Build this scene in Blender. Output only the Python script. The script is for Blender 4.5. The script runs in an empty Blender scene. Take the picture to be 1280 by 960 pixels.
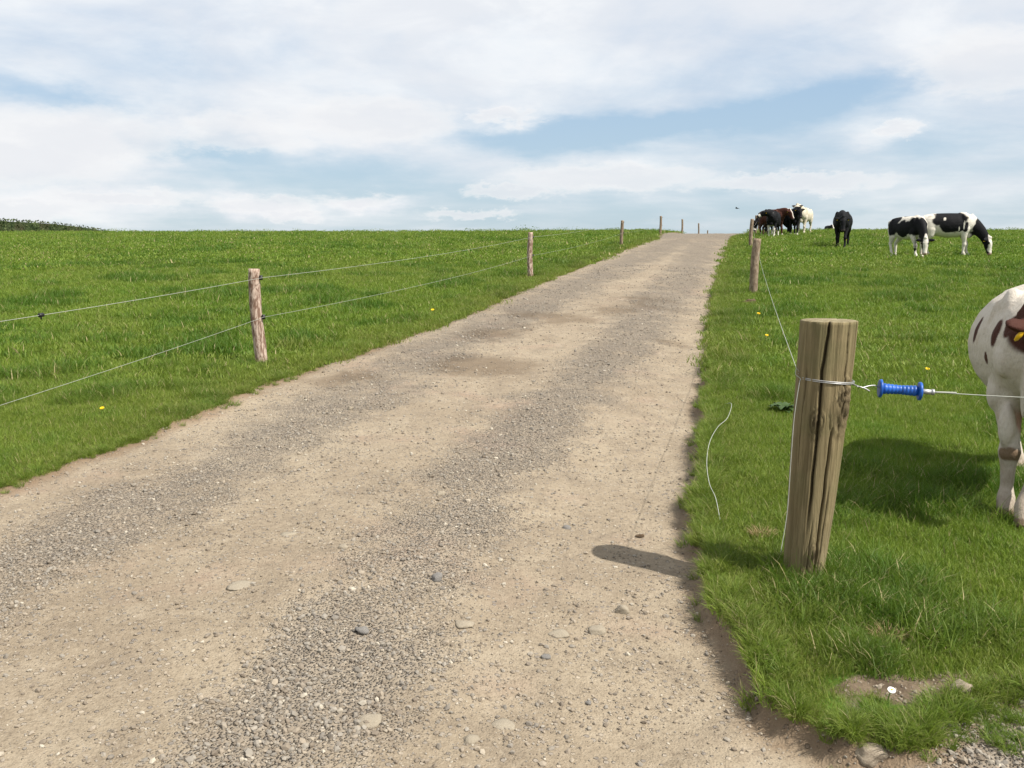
import bpy, bmesh, math, random
import numpy as np
from mathutils import Vector, Matrix, Euler

R = math.radians
rng = np.random.default_rng(7)
random.seed(7)
scene = bpy.context.scene
COL = scene.collection

# ------------------------------------------------------------------ camera
F = 1155.0                       # focal length in pixels of the 1280x960 photograph
SLOPE = math.tan(R(3.0))         # the field climbs gently away from the viewer
EYE = 1.6
PITCH = 8.26
cam_d = bpy.data.cameras.new('camera')
cam_d.sensor_width = 36.0
cam_d.lens = 36.0 * F / 1280.0
cam_d.clip_start = 0.05
cam_d.clip_end = 3000
cam = bpy.data.objects.new('camera', cam_d)
COL.objects.link(cam)
cam.location = (0, 0, EYE)
cam.rotation_euler = (R(90 - PITCH), 0, 0)
scene.camera = cam

_cp, _sp = math.cos(R(PITCH)), math.sin(R(PITCH))
def ray(u, v):
    a, b = (u - 640) / F, (480 - v) / F
    return np.array([a, _cp + b * _sp, -_sp + b * _cp])

# ------------------------------------------------------------------ noise
_perm = np.random.default_rng(3).permutation(512)
_val = np.random.default_rng(4).random(512)
def vnoise(x, y, seed=0):
    x = np.asarray(x, float) + seed * 17.31; y = np.asarray(y, float) + seed * 7.77
    xi = np.floor(x).astype(int); yi = np.floor(y).astype(int)
    fx = x - xi; fy = y - yi
    fx = fx * fx * (3 - 2 * fx); fy = fy * fy * (3 - 2 * fy)
    def h(i, j): return _val[_perm[(i + _perm[j & 511]) & 511]]
    a = h(xi, yi); b = h(xi + 1, yi); c = h(xi, yi + 1); d = h(xi + 1, yi + 1)
    return (a + (b - a) * fx) * (1 - fy) + (c + (d - c) * fx) * fy
def fbm(x, y, oct=4, seed=0):
    s = 0; amp = 1; tot = 0
    for o in range(oct):
        s = s + amp * vnoise(x * 2 ** o, y * 2 ** o, seed + o); tot += amp; amp *= .5
    return s / tot
def vnoise3(p, seed=0):
    return (vnoise(p[:, 0] + 3.1 * seed, p[:, 1]) + vnoise(p[:, 1] + 11.3, p[:, 2] + 5.7 * seed) + vnoise(p[:, 2] - 7.1, p[:, 0] + 2.3 * seed)) / 3
def sstep(a, b, x):
    t = np.clip((x - a) / (b - a), 0, 1); return t * t * (3 - 2 * t)

# ------------------------------------------------------------------ terrain
_dy = np.array([-50, 40, 46, 52, 60, 74, 88, 125, 200, 400, 900])
_dz = np.array([0, 0, -.02, -.11, -.36, -1.05, -2.05, -4.9, -13, -45, -140])
_ty = np.arange(-50, 900, 1.0)
_tz = np.interp(_ty, _dy, _dz)
_k = np.ones(7) / 7
_tz = np.convolve(np.pad(_tz, 3, mode='edge'), _k, mode='valid')
def base(x, y):
    x = np.asarray(x, float); y = np.asarray(y, float)
    z = y * SLOPE + np.interp(y, _ty, _tz)
    z = z - .10 * sstep(8, -6, x) * sstep(22, 46, y) - .06 * sstep(20, 46, y)
    z = z + .10 * (fbm(x * .11, y * .11, 2, 5) - .5) * sstep(6, 20, y)
    return z
def hit(u, v, dz=0.0):
    d = ray(u, v); o = np.array([0, 0, EYE]); t = .8; last = t
    while t < 400:
        p = o + d * t
        if p[2] < base(p[0], p[1]) + dz:
            lo, hi = last, t
            for _ in range(40):
                m = .5 * (lo + hi); p = o + d * m
                if p[2] < base(p[0], p[1]) + dz: hi = m
                else: lo = m
            p = o + d * hi
            return np.array([p[0], p[1]])
        last = t; t *= 1.01
    return np.array([p[0], p[1]])
def at_y(u, v, y):
    d = ray(u, v); return np.array([0, 0, EYE]) + d * (y / d[1])

LEFT = [(0, 610), (75, 585), (140, 560), (200, 538), (260, 512), (330, 482), (400, 456), (470, 432), (540, 408), (600, 385), (660, 358), (720, 335), (780, 312), (822, 298)]
RIGHT = [(917, 297), (905, 335), (897, 370), (892, 420), (889, 470), (884, 510), (881, 560), (877, 610), (874, 660), (879, 700), (884, 735), (888, 772), (905, 805), (940, 847), (980, 890), (1015, 925), (1050, 945), (1078, 930)]
RIGHT2 = [(1112, 926), (1128, 944), (1160, 950), (1188, 942), (1202, 915), (1215, 890), (1245, 876), (1285, 870)]
TR = .085
Lp = [hit(*p) for p in LEFT]; Rp = [hit(u, v, -TR * .35) for u, v in RIGHT]; R2p = [hit(*p) for p in RIGHT2]
poly = [np.array([-9.5, -8]), np.array([-5.2, 0.4]), np.array([-3.9, 2.9])] + Lp + \
       [np.array([8.4, 52.]), np.array([12.4, 66.]), np.array([25., 110.]), np.array([30., 110.]), np.array([17.6, 66]), np.array([13.2, 52.])] + \
       Rp + R2p + [np.array([2.2, 3.05]), np.array([3.5, 3.15]), np.array([9., 3.5]), np.array([9., -8.])]
poly = np.array(poly)
# wobble the outline
dense = []
for i in range(len(poly)):
    a, b = poly[i], poly[(i + 1) % len(poly)]
    L = np.linalg.norm(b - a); n = max(1, int(L / (.08 if a[1] < 20 else .6)))
    n = min(n, 60)
    for k in range(n): dense.append(a + (b - a) * k / n)
poly = np.array(dense)
poly = poly + (np.stack([fbm(poly[:, 0] * 2.6, poly[:, 1] * 2.6, 4, 11), fbm(poly[:, 0] * 2.6, poly[:, 1] * 2.6, 4, 12)], 1) - .5) * .18 + (np.stack([fbm(poly[:, 0] * 9, poly[:, 1] * 9, 2, 13), fbm(poly[:, 0] * 9, poly[:, 1] * 9, 2, 14)], 1) - .5) * .09

def sdf(x, y):
    """signed distance to the track outline, positive on the track"""
    x = np.asarray(x, float).ravel(); y = np.asarray(y, float).ravel()
    out = np.empty(len(x))
    A = poly; B = np.roll(poly, -1, 0)
    for s in range(0, len(x), 20000):
        px = x[s:s + 20000, None]; py = y[s:s + 20000, None]
        ex = (B - A)[:, 0]; ey = (B - A)[:, 1]
        wx = px - A[:, 0]; wy = py - A[:, 1]
        t = np.clip((wx * ex + wy * ey) / (ex * ex + ey * ey + 1e-12), 0, 1)
        d = np.sqrt(((wx - ex * t) ** 2 + (wy - ey * t) ** 2).min(1))
        c = ((A[:, 1] > py) != (B[:, 1] > py)) & (px < (B[:, 0] - A[:, 0]) * (py - A[:, 1]) / (B[:, 1] - A[:, 1] + 1e-15) + A[:, 0])
        ins = (c.sum(1) % 2) == 1
        out[s:s + 20000] = np.where(ins, d, -d)
    return out

_ey = np.array([p[1] for p in Lp]); _ex = np.array([p[0] for p in Lp])
_fy = np.array([p[1] for p in Rp][::-1]); _fx = np.array([p[0] for p in Rp][::-1])
def side(x, y):            # 0 at the left verge, 1 at the right verge
    l = np.interp(y, _ey, _ex); r = np.interp(y, _fy, _fx)
    return np.clip((x - l) / (r - l), 0, 1)
def polyline_d(x, y, pts):
    d = np.full(len(x), 1e9)
    for a, b in zip(pts[:-1], pts[1:]):
        e = b - a; t = np.clip(((x - a[0]) * e[0] + (y - a[1]) * e[1]) / (e @ e), 0, 1)
        d = np.minimum(d, np.hypot(x - a[0] - e[0] * t, y - a[1] - e[1] * t))
    return d
BAND1 = [np.array(hit(*p)) for p in [(-160, 790), (30, 690), (170, 630), (330, 550), (450, 490), (560, 430), (650, 392), (730, 352), (800, 322), (850, 300)]]
BAND2 = [np.array(hit(*p)) for p in [(300, 958), (400, 860), (480, 740), (560, 640), (640, 560), (720, 480), (780, 425), (830, 370), (868, 325), (885, 300)]]
BAND2.insert(0, np.array([-.9, .6])); BAND1.insert(0, np.array([-3.6, 1.0]))
def gravel_amt(x, y):
    d1 = polyline_d(x, y, BAND1); d2 = polyline_d(x, y, BAND2)
    n = fbm(x * 1.3, y * 1.3, 3, 21)
    g = np.maximum(np.exp(-(d1 / (.40 + .02 * y)) ** 2) * .95, np.exp(-(d2 / (.30 + .02 * y)) ** 2))
    n2 = fbm(x * 3.7, y * 2.6, 3, 22)
    n3 = fbm(x * 9, y * 6, 3, 23)
    g = np.clip(g * (.55 + .42 * n) * (.70 + .62 * n2) + .30 * (n2 - .45) + .40 * (n3 - .5), 0, .85)
    corner = sstep(1.15, 1.35, x) * sstep(2.96, 2.84, y)
    g = np.maximum(g, corner * .95)
    g = np.maximum(g, sstep(34, 44, y) * .85)
    return g
DAMP = [(680, 398, .9, .45), (640, 415, .8, .35), (600, 455, .7, .25), (805, 378, .8, .5), (760, 385, .6, .4), (830, 420, .4, .2), (440, 470, .5, .2)]
DAMPP = [(hit(u, v), a, b) for u, v, a, b in DAMP]
def damp_amt(x, y):
    d = np.zeros(len(x))
    for p, a, b in DAMPP:
        d = np.maximum(d, np.exp(-((x - p[0]) / a) ** 2 - ((y - p[1]) / (b * 3)) ** 2))
    return d * (-.25 + 2.0 * fbm(x * 2.5, y * 1.6, 4, 31))
def height(x, y, sd=None, b=None):
    x = np.asarray(x, float).ravel(); y = np.asarray(y, float).ravel()
    if sd is None: sd = sdf(x, y)
    z = base(x, y) if b is None else b
    s = side(x, y)
    dep = .015 + (TR - .015) * sstep(.5, .95, s)
    corner = sstep(.95, 1.25, x) * sstep(3.2, 2.9, y)
    dep = dep * (1 - .75 * corner)
    z = z - dep * sstep(-.015, .06, sd)
    on = sstep(0, .2, sd)
    d1 = polyline_d(x, y, BAND1); d2 = polyline_d(x, y, BAND2)
    z = z + on * (  .05 * (fbm(x * .9, y * .9, 3, 41) - .5) + .024 * (fbm(x * 5, y * 5, 3, 42) - .5))
    z = z + on * .02 * np.exp(-(d2 / .5) ** 2)
    z = z + (1 - on) * (.05 * (fbm(x * 1.1, y * 1.1, 3, 43) - .5) + .025 * (fbm(x * 5, y * 5, 2, 44) - .5))
    return z
def gz(x, y): return float(height([x], [y])[0])
def P(u, v, dz=0.0):
    for _ in range(4):
        p = hit(u, v, dz); g_ = gz(p[0], p[1]); dz = g_ - float(base(p[0], p[1]))
    return Vector((p[0], p[1], g_))

# ------------------------------------------------------------------ object helpers
def tag(o, label=None, cat=None, group=None, kind=None):
    if label: o['label'] = label
    if cat: o['category'] = cat
    if group: o['group'] = group
    if kind: o['kind'] = kind
    return o
def empty(name, loc, rz=0, sc=1):
    o = bpy.data.objects.new(name, None); COL.objects.link(o)
    o.location = loc; o.rotation_euler = (0, 0, rz); o.scale = (sc, sc, sc); o.empty_display_size = .1
    return o
def mesh_obj(name, verts, faces, mat, parent=None, smooth=True, link=True):
    me = bpy.data.meshes.new(name)
    me.from_pydata([tuple(v) for v in verts], [], [tuple(f) for f in faces])
    me.update()
    if smooth: me.polygons.foreach_set('use_smooth', [True] * len(me.polygons))
    if mat: me.materials.append(mat)
    o = bpy.data.objects.new(name, me)
    if link: COL.objects.link(o)
    if parent: o.parent = parent
    return o
def np_mesh(name, V, Fq):
    me = bpy.data.meshes.new(name)
    V = np.asarray(V, np.float32); Fq = np.asarray(Fq, np.int32); k = Fq.shape[1]
    me.vertices.add(len(V)); me.vertices.foreach_set('co', V.ravel())
    me.loops.add(Fq.size); me.loops.foreach_set('vertex_index', Fq.ravel())
    me.polygons.add(len(Fq)); me.polygons.foreach_set('loop_start', np.arange(0, Fq.size, k, dtype=np.int32))
    me.polygons.foreach_set('use_smooth', np.ones(len(Fq), bool))
    me.update(calc_edges=True)
    return me
def attr(me, name, vals, typ='FLOAT', dom='POINT'):
    a = me.attributes.new(name, typ, dom)
    vals = np.asarray(vals)
    if typ == 'FLOAT_VECTOR': a.data.foreach_set('vector', vals.astype(np.float32).ravel())
    elif typ == 'FLOAT_COLOR': a.data.foreach_set('color', vals.astype(np.float32).ravel())
    elif typ == 'INT': a.data.foreach_set('value', vals.astype(np.int32))
    else: a.data.foreach_set('value', vals.astype(np.float32))
class MB:
    def __init__(self): self.v = []; self.f = []
    def tube(self, pts, rad, seg=10, up=(0, 0, 1), cap=True, shape=None):
        """pts: list of 3-vectors; rad: per-point r or (side, up) radii"""
        pts = [Vector(p) for p in pts]; n = len(pts); b0 = len(self.v); up = Vector(up)
        if not isinstance(rad, (list, tuple)): rad = [rad] * n
        for i, p in enumerate(pts):
            t = (pts[min(i + 1, n - 1)] - pts[max(i - 1, 0)]).normalized()
            s = t.cross(up)
            if s.length < 1e-4: s = t.cross(Vector((1, 0, 0)))
            s.normalize(); w = s.cross(t)
            r = rad[i]; rs, rw = (r if isinstance(r, (tuple, list)) else (r, r))
            for k in range(seg):
                a = 2 * math.pi * k / seg
                q = p + s * (rs * math.cos(a)) + w * (rw * math.sin(a))
                if shape: q = shape(q, i / (n - 1), a, p)
                self.v.append(q)
        for i in range(n - 1):
            for k in range(seg):
                k2 = (k + 1) % seg
                self.f.append((b0 + i * seg + k, b0 + i * seg + k2, b0 + (i + 1) * seg + k2, b0 + (i + 1) * seg + k))
        if cap:
            self.f.append(tuple(b0 + k for k in reversed(range(seg))))
            self.f.append(tuple(b0 + (n - 1) * seg + k for k in range(seg)))
        return self
    def ellipsoid(self, c, r, rot=None, seg=14, rings=8):
        c = Vector(c); b0 = len(self.v); m = rot if rot is not None else Matrix.Identity(3)
        for i in range(1, rings):
            th = math.pi * i / rings
            for k in range(seg):
                a = 2 * math.pi * k / seg
                self.v.append(c + m @ Vector((r[0] * math.sin(th) * math.cos(a), r[1] * math.sin(th) * math.sin(a), r[2] * math.cos(th))))
        t = len(self.v); self.v.append(c + m @ Vector((0, 0, r[2]))); self.v.append(c + m @ Vector((0, 0, -r[2])))
        for i in range(rings - 2):
            for k in range(seg):
                k2 = (k + 1) % seg
                self.f.append((b0 + i * seg + k, b0 + (i + 1) * seg + k, b0 + (i + 1) * seg + k2, b0 + i * seg + k2))
        for k in range(seg):
            k2 = (k + 1) % seg
            self.f.append((t, b0 + k, b0 + k2)); l = b0 + (rings - 2) * seg
            self.f.append((t + 1, l + k2, l + k))
        return self
    def build(self, name, mat, parent=None, smooth=True, link=True):
        return mesh_obj(name, self.v, self.f, mat, parent, smooth, link)
def catmull(pts, n):
    pts = [Vector(p) for p in pts]; q = [pts[0] * 2 - pts[1]] + pts + [pts[-1] * 2 - pts[-2]]
    out = []
    for i in range(1, len(q) - 2):
        for k in range(n):
            t = k / n
            out.append(.5 * ((2 * q[i]) + (q[i + 1] - q[i - 1]) * t + (2 * q[i - 1] - 5 * q[i] + 4 * q[i + 1] - q[i + 2]) * t * t + (3 * q[i] - q[i - 1] - 3 * q[i + 1] + q[i + 2]) * t ** 3))
    out.append(pts[-1]); return out

# ------------------------------------------------------------------ node helpers
class NT:
    def __init__(self, tree): self.t = tree; self.n = tree.nodes; self.l = tree.links
    def _in(self, sock, val):
        if val is None: return
        if isinstance(val, bpy.types.NodeSocket): self.l.new(val, sock)
        else:
            if sock.type == 'RGBA' and len(val) == 3: val = (*val, 1)
            sock.default_value = val
    def math(self, op, a, b=None, c=None, clamp=False):
        n = self.n.new('ShaderNodeMath'); n.operation = op; n.use_clamp = clamp
        for s, x in zip(n.inputs, (a, b, c)): self._in(s, x)
        return n.outputs[0]
    def vmath(self, op, a, b=None):
        n = self.n.new('ShaderNodeVectorMath'); n.operation = op
        self._in(n.inputs[0], a); self._in(n.inputs[1], b)
        return n.outputs[1] if op in ('LENGTH', 'DOT_PRODUCT') else n.outputs[0]
    def noise(self, vec, scale, detail=3, rough=.55, dist=0.0, color=False):
        n = self.n.new('ShaderNodeTexNoise'); self._in(n.inputs['Vector'], vec)
        n.inputs['Scale'].default_value = scale; n.inputs['Detail'].default_value = detail
        n.inputs['Roughness'].default_value = rough; n.inputs['Distortion'].default_value = dist
        return n.outputs[1 if color else 0]
    def voronoi(self, vec, scale, feat='F1', out=0, rand=1.0):
        n = self.n.new('ShaderNodeTexVoronoi'); n.feature = feat; self._in(n.inputs['Vector'], vec)
        n.inputs['Scale'].default_value = scale; n.inputs['Randomness'].default_value = rand
        return n.outputs[out]
    def mix(self, fac, a, b, mode='MIX'):
        n = self.n.new('ShaderNodeMix'); n.data_type = 'RGBA'; n.blend_type = mode; n.clamp_factor = True
        self._in(n.inputs[0], fac); self._in(n.inputs[6], a); self._in(n.inputs[7], b)
        return n.outputs[2]
    def smooth(self, x, lo, hi, a=0.0, b=1.0):
        n = self.n.new('ShaderNodeMapRange'); n.interpolation_type = 'SMOOTHSTEP'
        self._in(n.inputs[0], x); n.inputs[1].default_value = lo; n.inputs[2].default_value = hi
        n.inputs[3].default_value = a; n.inputs[4].default_value = b
        return n.outputs[0]
    def attr(self, name, out='Fac', typ='GEOMETRY'):
        n = self.n.new('ShaderNodeAttribute'); n.attribute_name = name; n.attribute_type = typ
        return n.outputs[out]
    def mapping(self, vec, scale=(1, 1, 1), loc=(0, 0, 0), rot=(0, 0, 0)):
        n = self.n.new('ShaderNodeMapping'); self._in(n.inputs[0], vec)
        n.inputs['Scale'].default_value = scale; n.inputs['Location'].default_value = loc; n.inputs['Rotation'].default_value = rot
        return n.outputs[0]
    def sep(self, v):
        n = self.n.new('ShaderNodeSeparateXYZ'); self._in(n.inputs[0], v); return n.outputs
    def comb(self, x, y, z):
        n = self.n.new('ShaderNodeCombineXYZ')
        for s, a in zip(n.inputs, (x, y, z)): self._in(s, a)
        return n.outputs[0]
    def coord(self, w): 
        n = self.n.new('ShaderNodeTexCoord'); return n.outputs[w]
    def pos(self):
        n = self.n.new('ShaderNodeNewGeometry'); return n.outputs['Position']
    def bump(self, h, strength=.5, dist=.01):
        n = self.n.new('ShaderNodeBump'); self._in(n.inputs['Height'], h)
        n.inputs['Strength'].default_value = strength; n.inputs['Distance'].default_value = dist
        return n.outputs[0]
def material(name):
    m = bpy.data.materials.new(name); m.use_nodes = True
    nt = NT(m.node_tree)
    return m, nt, m.node_tree.nodes['Principled BSDF']
def setp(nt, b, color=None, rough=.8, spec=.3, metal=0, normal=None):
    if color is not None: nt._in(b.inputs['Base Color'], color)
    nt._in(b.inputs['Roughness'], rough); nt._in(b.inputs['Specular IOR Level'], spec); nt._in(b.inputs['Metallic'], metal)
    if normal is not None: nt._in(b.inputs['Normal'], normal)

# ------------------------------------------------------------------ materials
def mat_track():
    m, nt, b = material('track_soil_and_gravel'); p = nt.pos()
    big = nt.noise(p, .7, 4); mid = nt.noise(p, 4.5, 5, .65); fine = nt.noise(p, 42, 6, .8)
    soil = nt.mix(nt.smooth(big, .35, .65), (.305, .260, .190), (.250, .208, .150))
    soil = nt.mix(nt.smooth(nt.noise(p, 1.6, 3), .55, .75), soil, (.285, .222, .165))
    soil = nt.mix(nt.smooth(mid, .48, .72, 0, .75), soil, (.215, .180, .134))
    soil = nt.mix(nt.smooth(mid, .52, .30, 0, .5), soil, (.355, .31, .235))
    soil = nt.mix(nt.smooth(fine, .50, .70, 0, .75), soil, (.155, .126, .092))
    soil = nt.mix(nt.smooth(fine, .50, .32, 0, .6), soil, (.37, .325, .25))
    soil = nt.mix(nt.smooth(nt.noise(p, 11, 6, .75), .54, .70, 0, .65), soil, (.175, .143, .104))
    # small stones pressed into the surface
    cd = nt.voronoi(p, 42, 'F1', 0); cc = nt.sep(nt.voronoi(p, 42, 'F1', 1))
    cd2 = nt.voronoi(p, 95, 'F1', 0); cc2 = nt.sep(nt.voronoi(p, 95, 'F1', 1))
    g = nt.attr('gravel')
    gn = nt.smooth(nt.math('ADD', g, nt.math('MULTIPLY', nt.math('SUBTRACT', nt.noise(p, 7, 5, .7), .5), .9)), .22, .95)
    grey = nt.mix(cc2[0], (.150, .138, .124), (.300, .275, .24))
    grey = nt.mix(nt.smooth(cc2[1], .8, .85), grey, (.36, .325, .275))
    grey = nt.mix(nt.smooth(cd2, .4, .7, 0, .6), grey, (.22, .19, .148))
    col = nt.mix(nt.math('MULTIPLY', gn, .52), soil, grey)
    stone = nt.math('MULTIPLY', nt.smooth(cd, .42, .34), nt.math('GREATER_THAN', nt.math('ADD', cc[0], nt.math('MULTIPLY', g, .30)), .80))
    scol = nt.mix(cc[1], (.20, .185, .17), (.42, .37, .29))
    col = nt.mix(nt.math('MULTIPLY', stone, .8), col, scol)
    dark = nt.smooth(nt.math('ADD', nt.attr('damp'), nt.math('MULTIPLY', nt.math('SUBTRACT', nt.noise(p, 6, 5, .7), .5), .7)), .3, .95, 0, .7)
    col = nt.mix(dark, col, (.150, .115, .078))
    crumb = nt.smooth(nt.noise(p, 19, 5, .8), .60, .70, 0, .7)
    col = nt.mix(crumb, col, (.15, .118, .085))
    rim = nt.smooth(nt.math('ADD', nt.attr('rim'), nt.math('MULTIPLY', nt.noise(p, 9, 4), .16)), .26, .08)
    col = nt.mix(nt.math('MULTIPLY', rim, .75), col, (.18, .125, .078))
    h = nt.math('ADD', nt.math('MULTIPLY', fine, .35), nt.math('MULTIPLY', nt.smooth(cd2, .6, .0), nt.math('ADD', nt.math('MULTIPLY', gn, .8), .12)))
    h = nt.math('ADD', h, nt.math('MULTIPLY', stone, .6)); h = nt.math('ADD', h, nt.math('MULTIPLY', mid, .8))
    setp(nt, b, nt.vmath('MULTIPLY', col, (.975, .935, .91)), .92, .15, 0, nt.bump(h, 1.0, .022))
    return m
def mat_field():
    m, nt, b = material('field_turf'); p = nt.pos()
    n1 = nt.noise(p, .5, 4); n2 = nt.noise(p, 9, 5, .7)
    col = nt.mix(nt.smooth(n1, .35, .65), (.060, .125, .014), (.085, .140, .018))
    col = nt.mix(nt.smooth(n2, .4, .75), col, (.040, .078, .012))
    col = nt.mix(nt.smooth(nt.noise(p, 30, 3), .5, .75, 0, .6), col, (.10, .10, .035))
    e = nt.attr('rim')
    e2 = nt.smooth(nt.math('ADD', e, nt.math('MULTIPLY', nt.noise(p, 7, 4), .12)), .19, .03)
    soil = nt.mix(nt.smooth(n2, .4, .7), (.22, .15, .085), (.12, .08, .045))
    col = nt.mix(e2, col, soil)
    col = nt.mix(nt.smooth(nt.math('ADD', nt.attr('bare'), nt.math('MULTIPLY', nt.math('SUBTRACT', nt.noise(p, 22, 5, .7), .5), .8)), .2, .6), col, nt.mix(nt.smooth(n2, .4, .65), (.165, .125, .085), (.085, .062, .042)))
    setp(nt, b, col, .95, .1, 0, nt.bump(n2, .8, .03))
    return m
def mat_grass(name='grass_blades', dry=False):
    m, nt, b = material(name); p = nt.pos()
    tint = nt.attr('tint'); lush = nt.attr('lush', 'Fac', 'INSTANCER')
    info = nt.n.new('ShaderNodeObjectInfo')
    col = nt.mix(tint, (.084, .150, .013), (.220, .290, .042))
    n1 = nt.noise(p, .33, 4); n2 = nt.noise(p, 1.7, 3)
    col = nt.mix(nt.smooth(n1, .40, .68, 0, .6), col, nt.mix(tint, (.130, .175, .024), (.240, .275, .056)))
    col = nt.mix(nt.smooth(n2, .5, .75, 0, .45), col, (.085, .205, .022))
    n4 = nt.noise(p, 7, 4, .65)
    col = nt.mix(nt.smooth(n4, .52, .70, 0, .55), col, (.045, .100, .009))
    col = nt.mix(nt.smooth(n4, .48, .33, 0, .5), col, (.205, .265, .040))
    col = nt.mix(nt.math('MULTIPLY', lush, .7), col, (.036, .105, .010))
    yel = nt.attr('yellow', 'Fac', 'INSTANCER')
    col = nt.mix(yel, col, nt.mix(tint, (.14, .16, .028), (.24, .21, .07)))
    col = nt.mix(nt.math('GREATER_THAN', tint, .955), col, (.36, .30, .15))
    if dry: col = nt.mix(tint, (.30, .20, .10), (.48, .36, .2))
    setp(nt, b, col, .55, .25)
    tr = nt.n.new('ShaderNodeBsdfTranslucent'); nt._in(tr.inputs[0], nt.mix(.5, col, (.20, .33, .02) if not dry else (.4, .3, .15)))
    mx = nt.n.new('ShaderNodeMixShader'); mx.inputs[0].default_value = .32
    nt.l.new(b.outputs[0], mx.inputs[1]); nt.l.new(tr.outputs[0], mx.inputs[2])
    nt.l.new(mx.outputs[0], nt.n['Material Output'].inputs[0])
    return m
def mat_stone(name, c1, c2, sc=14):
    m, nt, b = material(name); p = nt.coord('Object')
    n = nt.noise(p, sc, 5, .65); f = nt.noise(p, sc * 7, 3)
    info = nt.n.new('ShaderNodeObjectInfo')
    col = nt.mix(nt.smooth(n, .35, .68), c1, c2)
    col = nt.mix(nt.smooth(f, .55, .75, 0, .5), col, tuple(x * .55 for x in c1))
    setp(nt, b, col, .85, .25, 0, nt.bump(nt.math('ADD', n, nt.math('MULTIPLY', f, .4)), .6, .01))
    return m
def mat_gravel():
    m, nt, b = material('loose_gravel'); p = nt.pos()
    s = nt.attr('shade', 'Fac', 'INSTANCER')
    col = nt.mix(s, (.145, .130, .112), (.30, .27, .225))
    col = nt.mix(nt.smooth(s, .84, .9), col, (.40, .36, .29))
    col = nt.mix(nt.smooth(nt.attr('earthy', 'Fac', 'INSTANCER'), .25, .6, .1, .9), col, nt.mix(s, (.135, .107, .08), (.30, .25, .19)))
    col = nt.mix(nt.smooth(nt.noise(p, 60, 3), .45, .7, 0, .5), col, (.25, .21, .158))
    setp(nt, b, col, .9, .2)
    return m
def mat_strainer():
    m, nt, b = material('weathered_treated_timber'); p = nt.coord('Object')
    g = nt.noise(nt.mapping(p, (26, 26, 1.3)), 1.5, 6, .65, .4)
    g2 = nt.noise(nt.mapping(p, (90, 90, 3)), 1.2, 4, .7)
    col = nt.mix(nt.smooth(g, .35, .65), (.135, .104, .052), (.24, .19, .102))
    col = nt.mix(nt.smooth(g2, .55, .75, 0, .7), col, (.065, .048, .028))
    col = nt.mix(nt.smooth(nt.noise(p, 5, 4), .45, .7, 0, .55), col, (.125, .118, .052))
    col = nt.mix(nt.smooth(nt.noise(nt.mapping(p, (4, 4, 1.2)), 2.2, 3), .55, .7, 0, .5), col, (.25, .21, .13))
    col = nt.mix(nt.attr('knot'), col, (.055, .04, .022))
    z = nt.sep(p)[2]
    col = nt.mix(nt.attr('endgrain'), col, nt.mix(nt.smooth(nt.noise(p, 30, 4), .4, .65), (.19, .155, .088), (.29, .245, .15)))
    h = nt.math('ADD', nt.math('MULTIPLY', g, .7), nt.math('MULTIPLY', g2, .5))
    setp(nt, b, col, .85, .2, 0, nt.bump(h, 1.0, .012))
    return m
def mat_post(name, pinkish):
    m, nt, b = material(name); p = nt.coord('Object')
    pv = nt.vmath('ADD', p, nt.comb(nt.math('MULTIPLY', nt.attr('seed', 'Fac', 'OBJECT'), 1.0), 0.0, 0.0))
    g = nt.noise(nt.mapping(pv, (20, 20, 6)), 1.6, 5, .65, .6)
    f = nt.noise(nt.mapping(pv, (60, 60, 8)), 1.5, 4)
    if pinkish:
        col = nt.mix(nt.smooth(g, .42, .60), (.17, .105, .075), (.46, .36, .29))
        col = nt.mix(nt.smooth(f, .5, .75, 0, .7), col, (.10, .06, .04))
    else:
        col = nt.mix(nt.smooth(g, .4, .65), (.16, .115, .08), (.30, .235, .165))
        col = nt.mix(nt.smooth(f, .5, .75, 0, .6), col, (.08, .055, .04))
    setp(nt, b, col, .9, .15, 0, nt.bump(g, .8, .008))
    return m
def mat_plain(name, col, rough=.5, spec=.4, metal=0, var=.15):
    m, nt, b = material(name); p = nt.coord('Object')
    n = nt.noise(p, 30, 4)
    c = nt.mix(nt.smooth(n, .35, .7), col, tuple(x * (1 - var) for x in col))
    setp(nt, b, c, rough, spec, metal, nt.bump(n, .15, .002))
    return m
def mat_coat():
    m, nt, b = material('cow_coat'); p = nt.coord('Object')
    c = nt.attr('coat', 'Color')
    n = nt.noise(nt.mapping(p, (1, 1, .5)), 70, 4, .7); n2 = nt.noise(p, 7, 4)
    col = nt.mix(nt.smooth(n, .4, .7, 0, .35), c, nt.vmath('MULTIPLY', c, (.62, .58, .54)))
    col = nt.mix(nt.smooth(n2, .5, .75, 0, .5), col, nt.vmath('MULTIPLY', col, (.80, .70, .58)))
    setp(nt, b, col, .7, .14, 0, nt.bump(nt.math('ADD', n, nt.math('MULTIPLY', n2, 1.6)), .6, .014))
    return m
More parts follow.
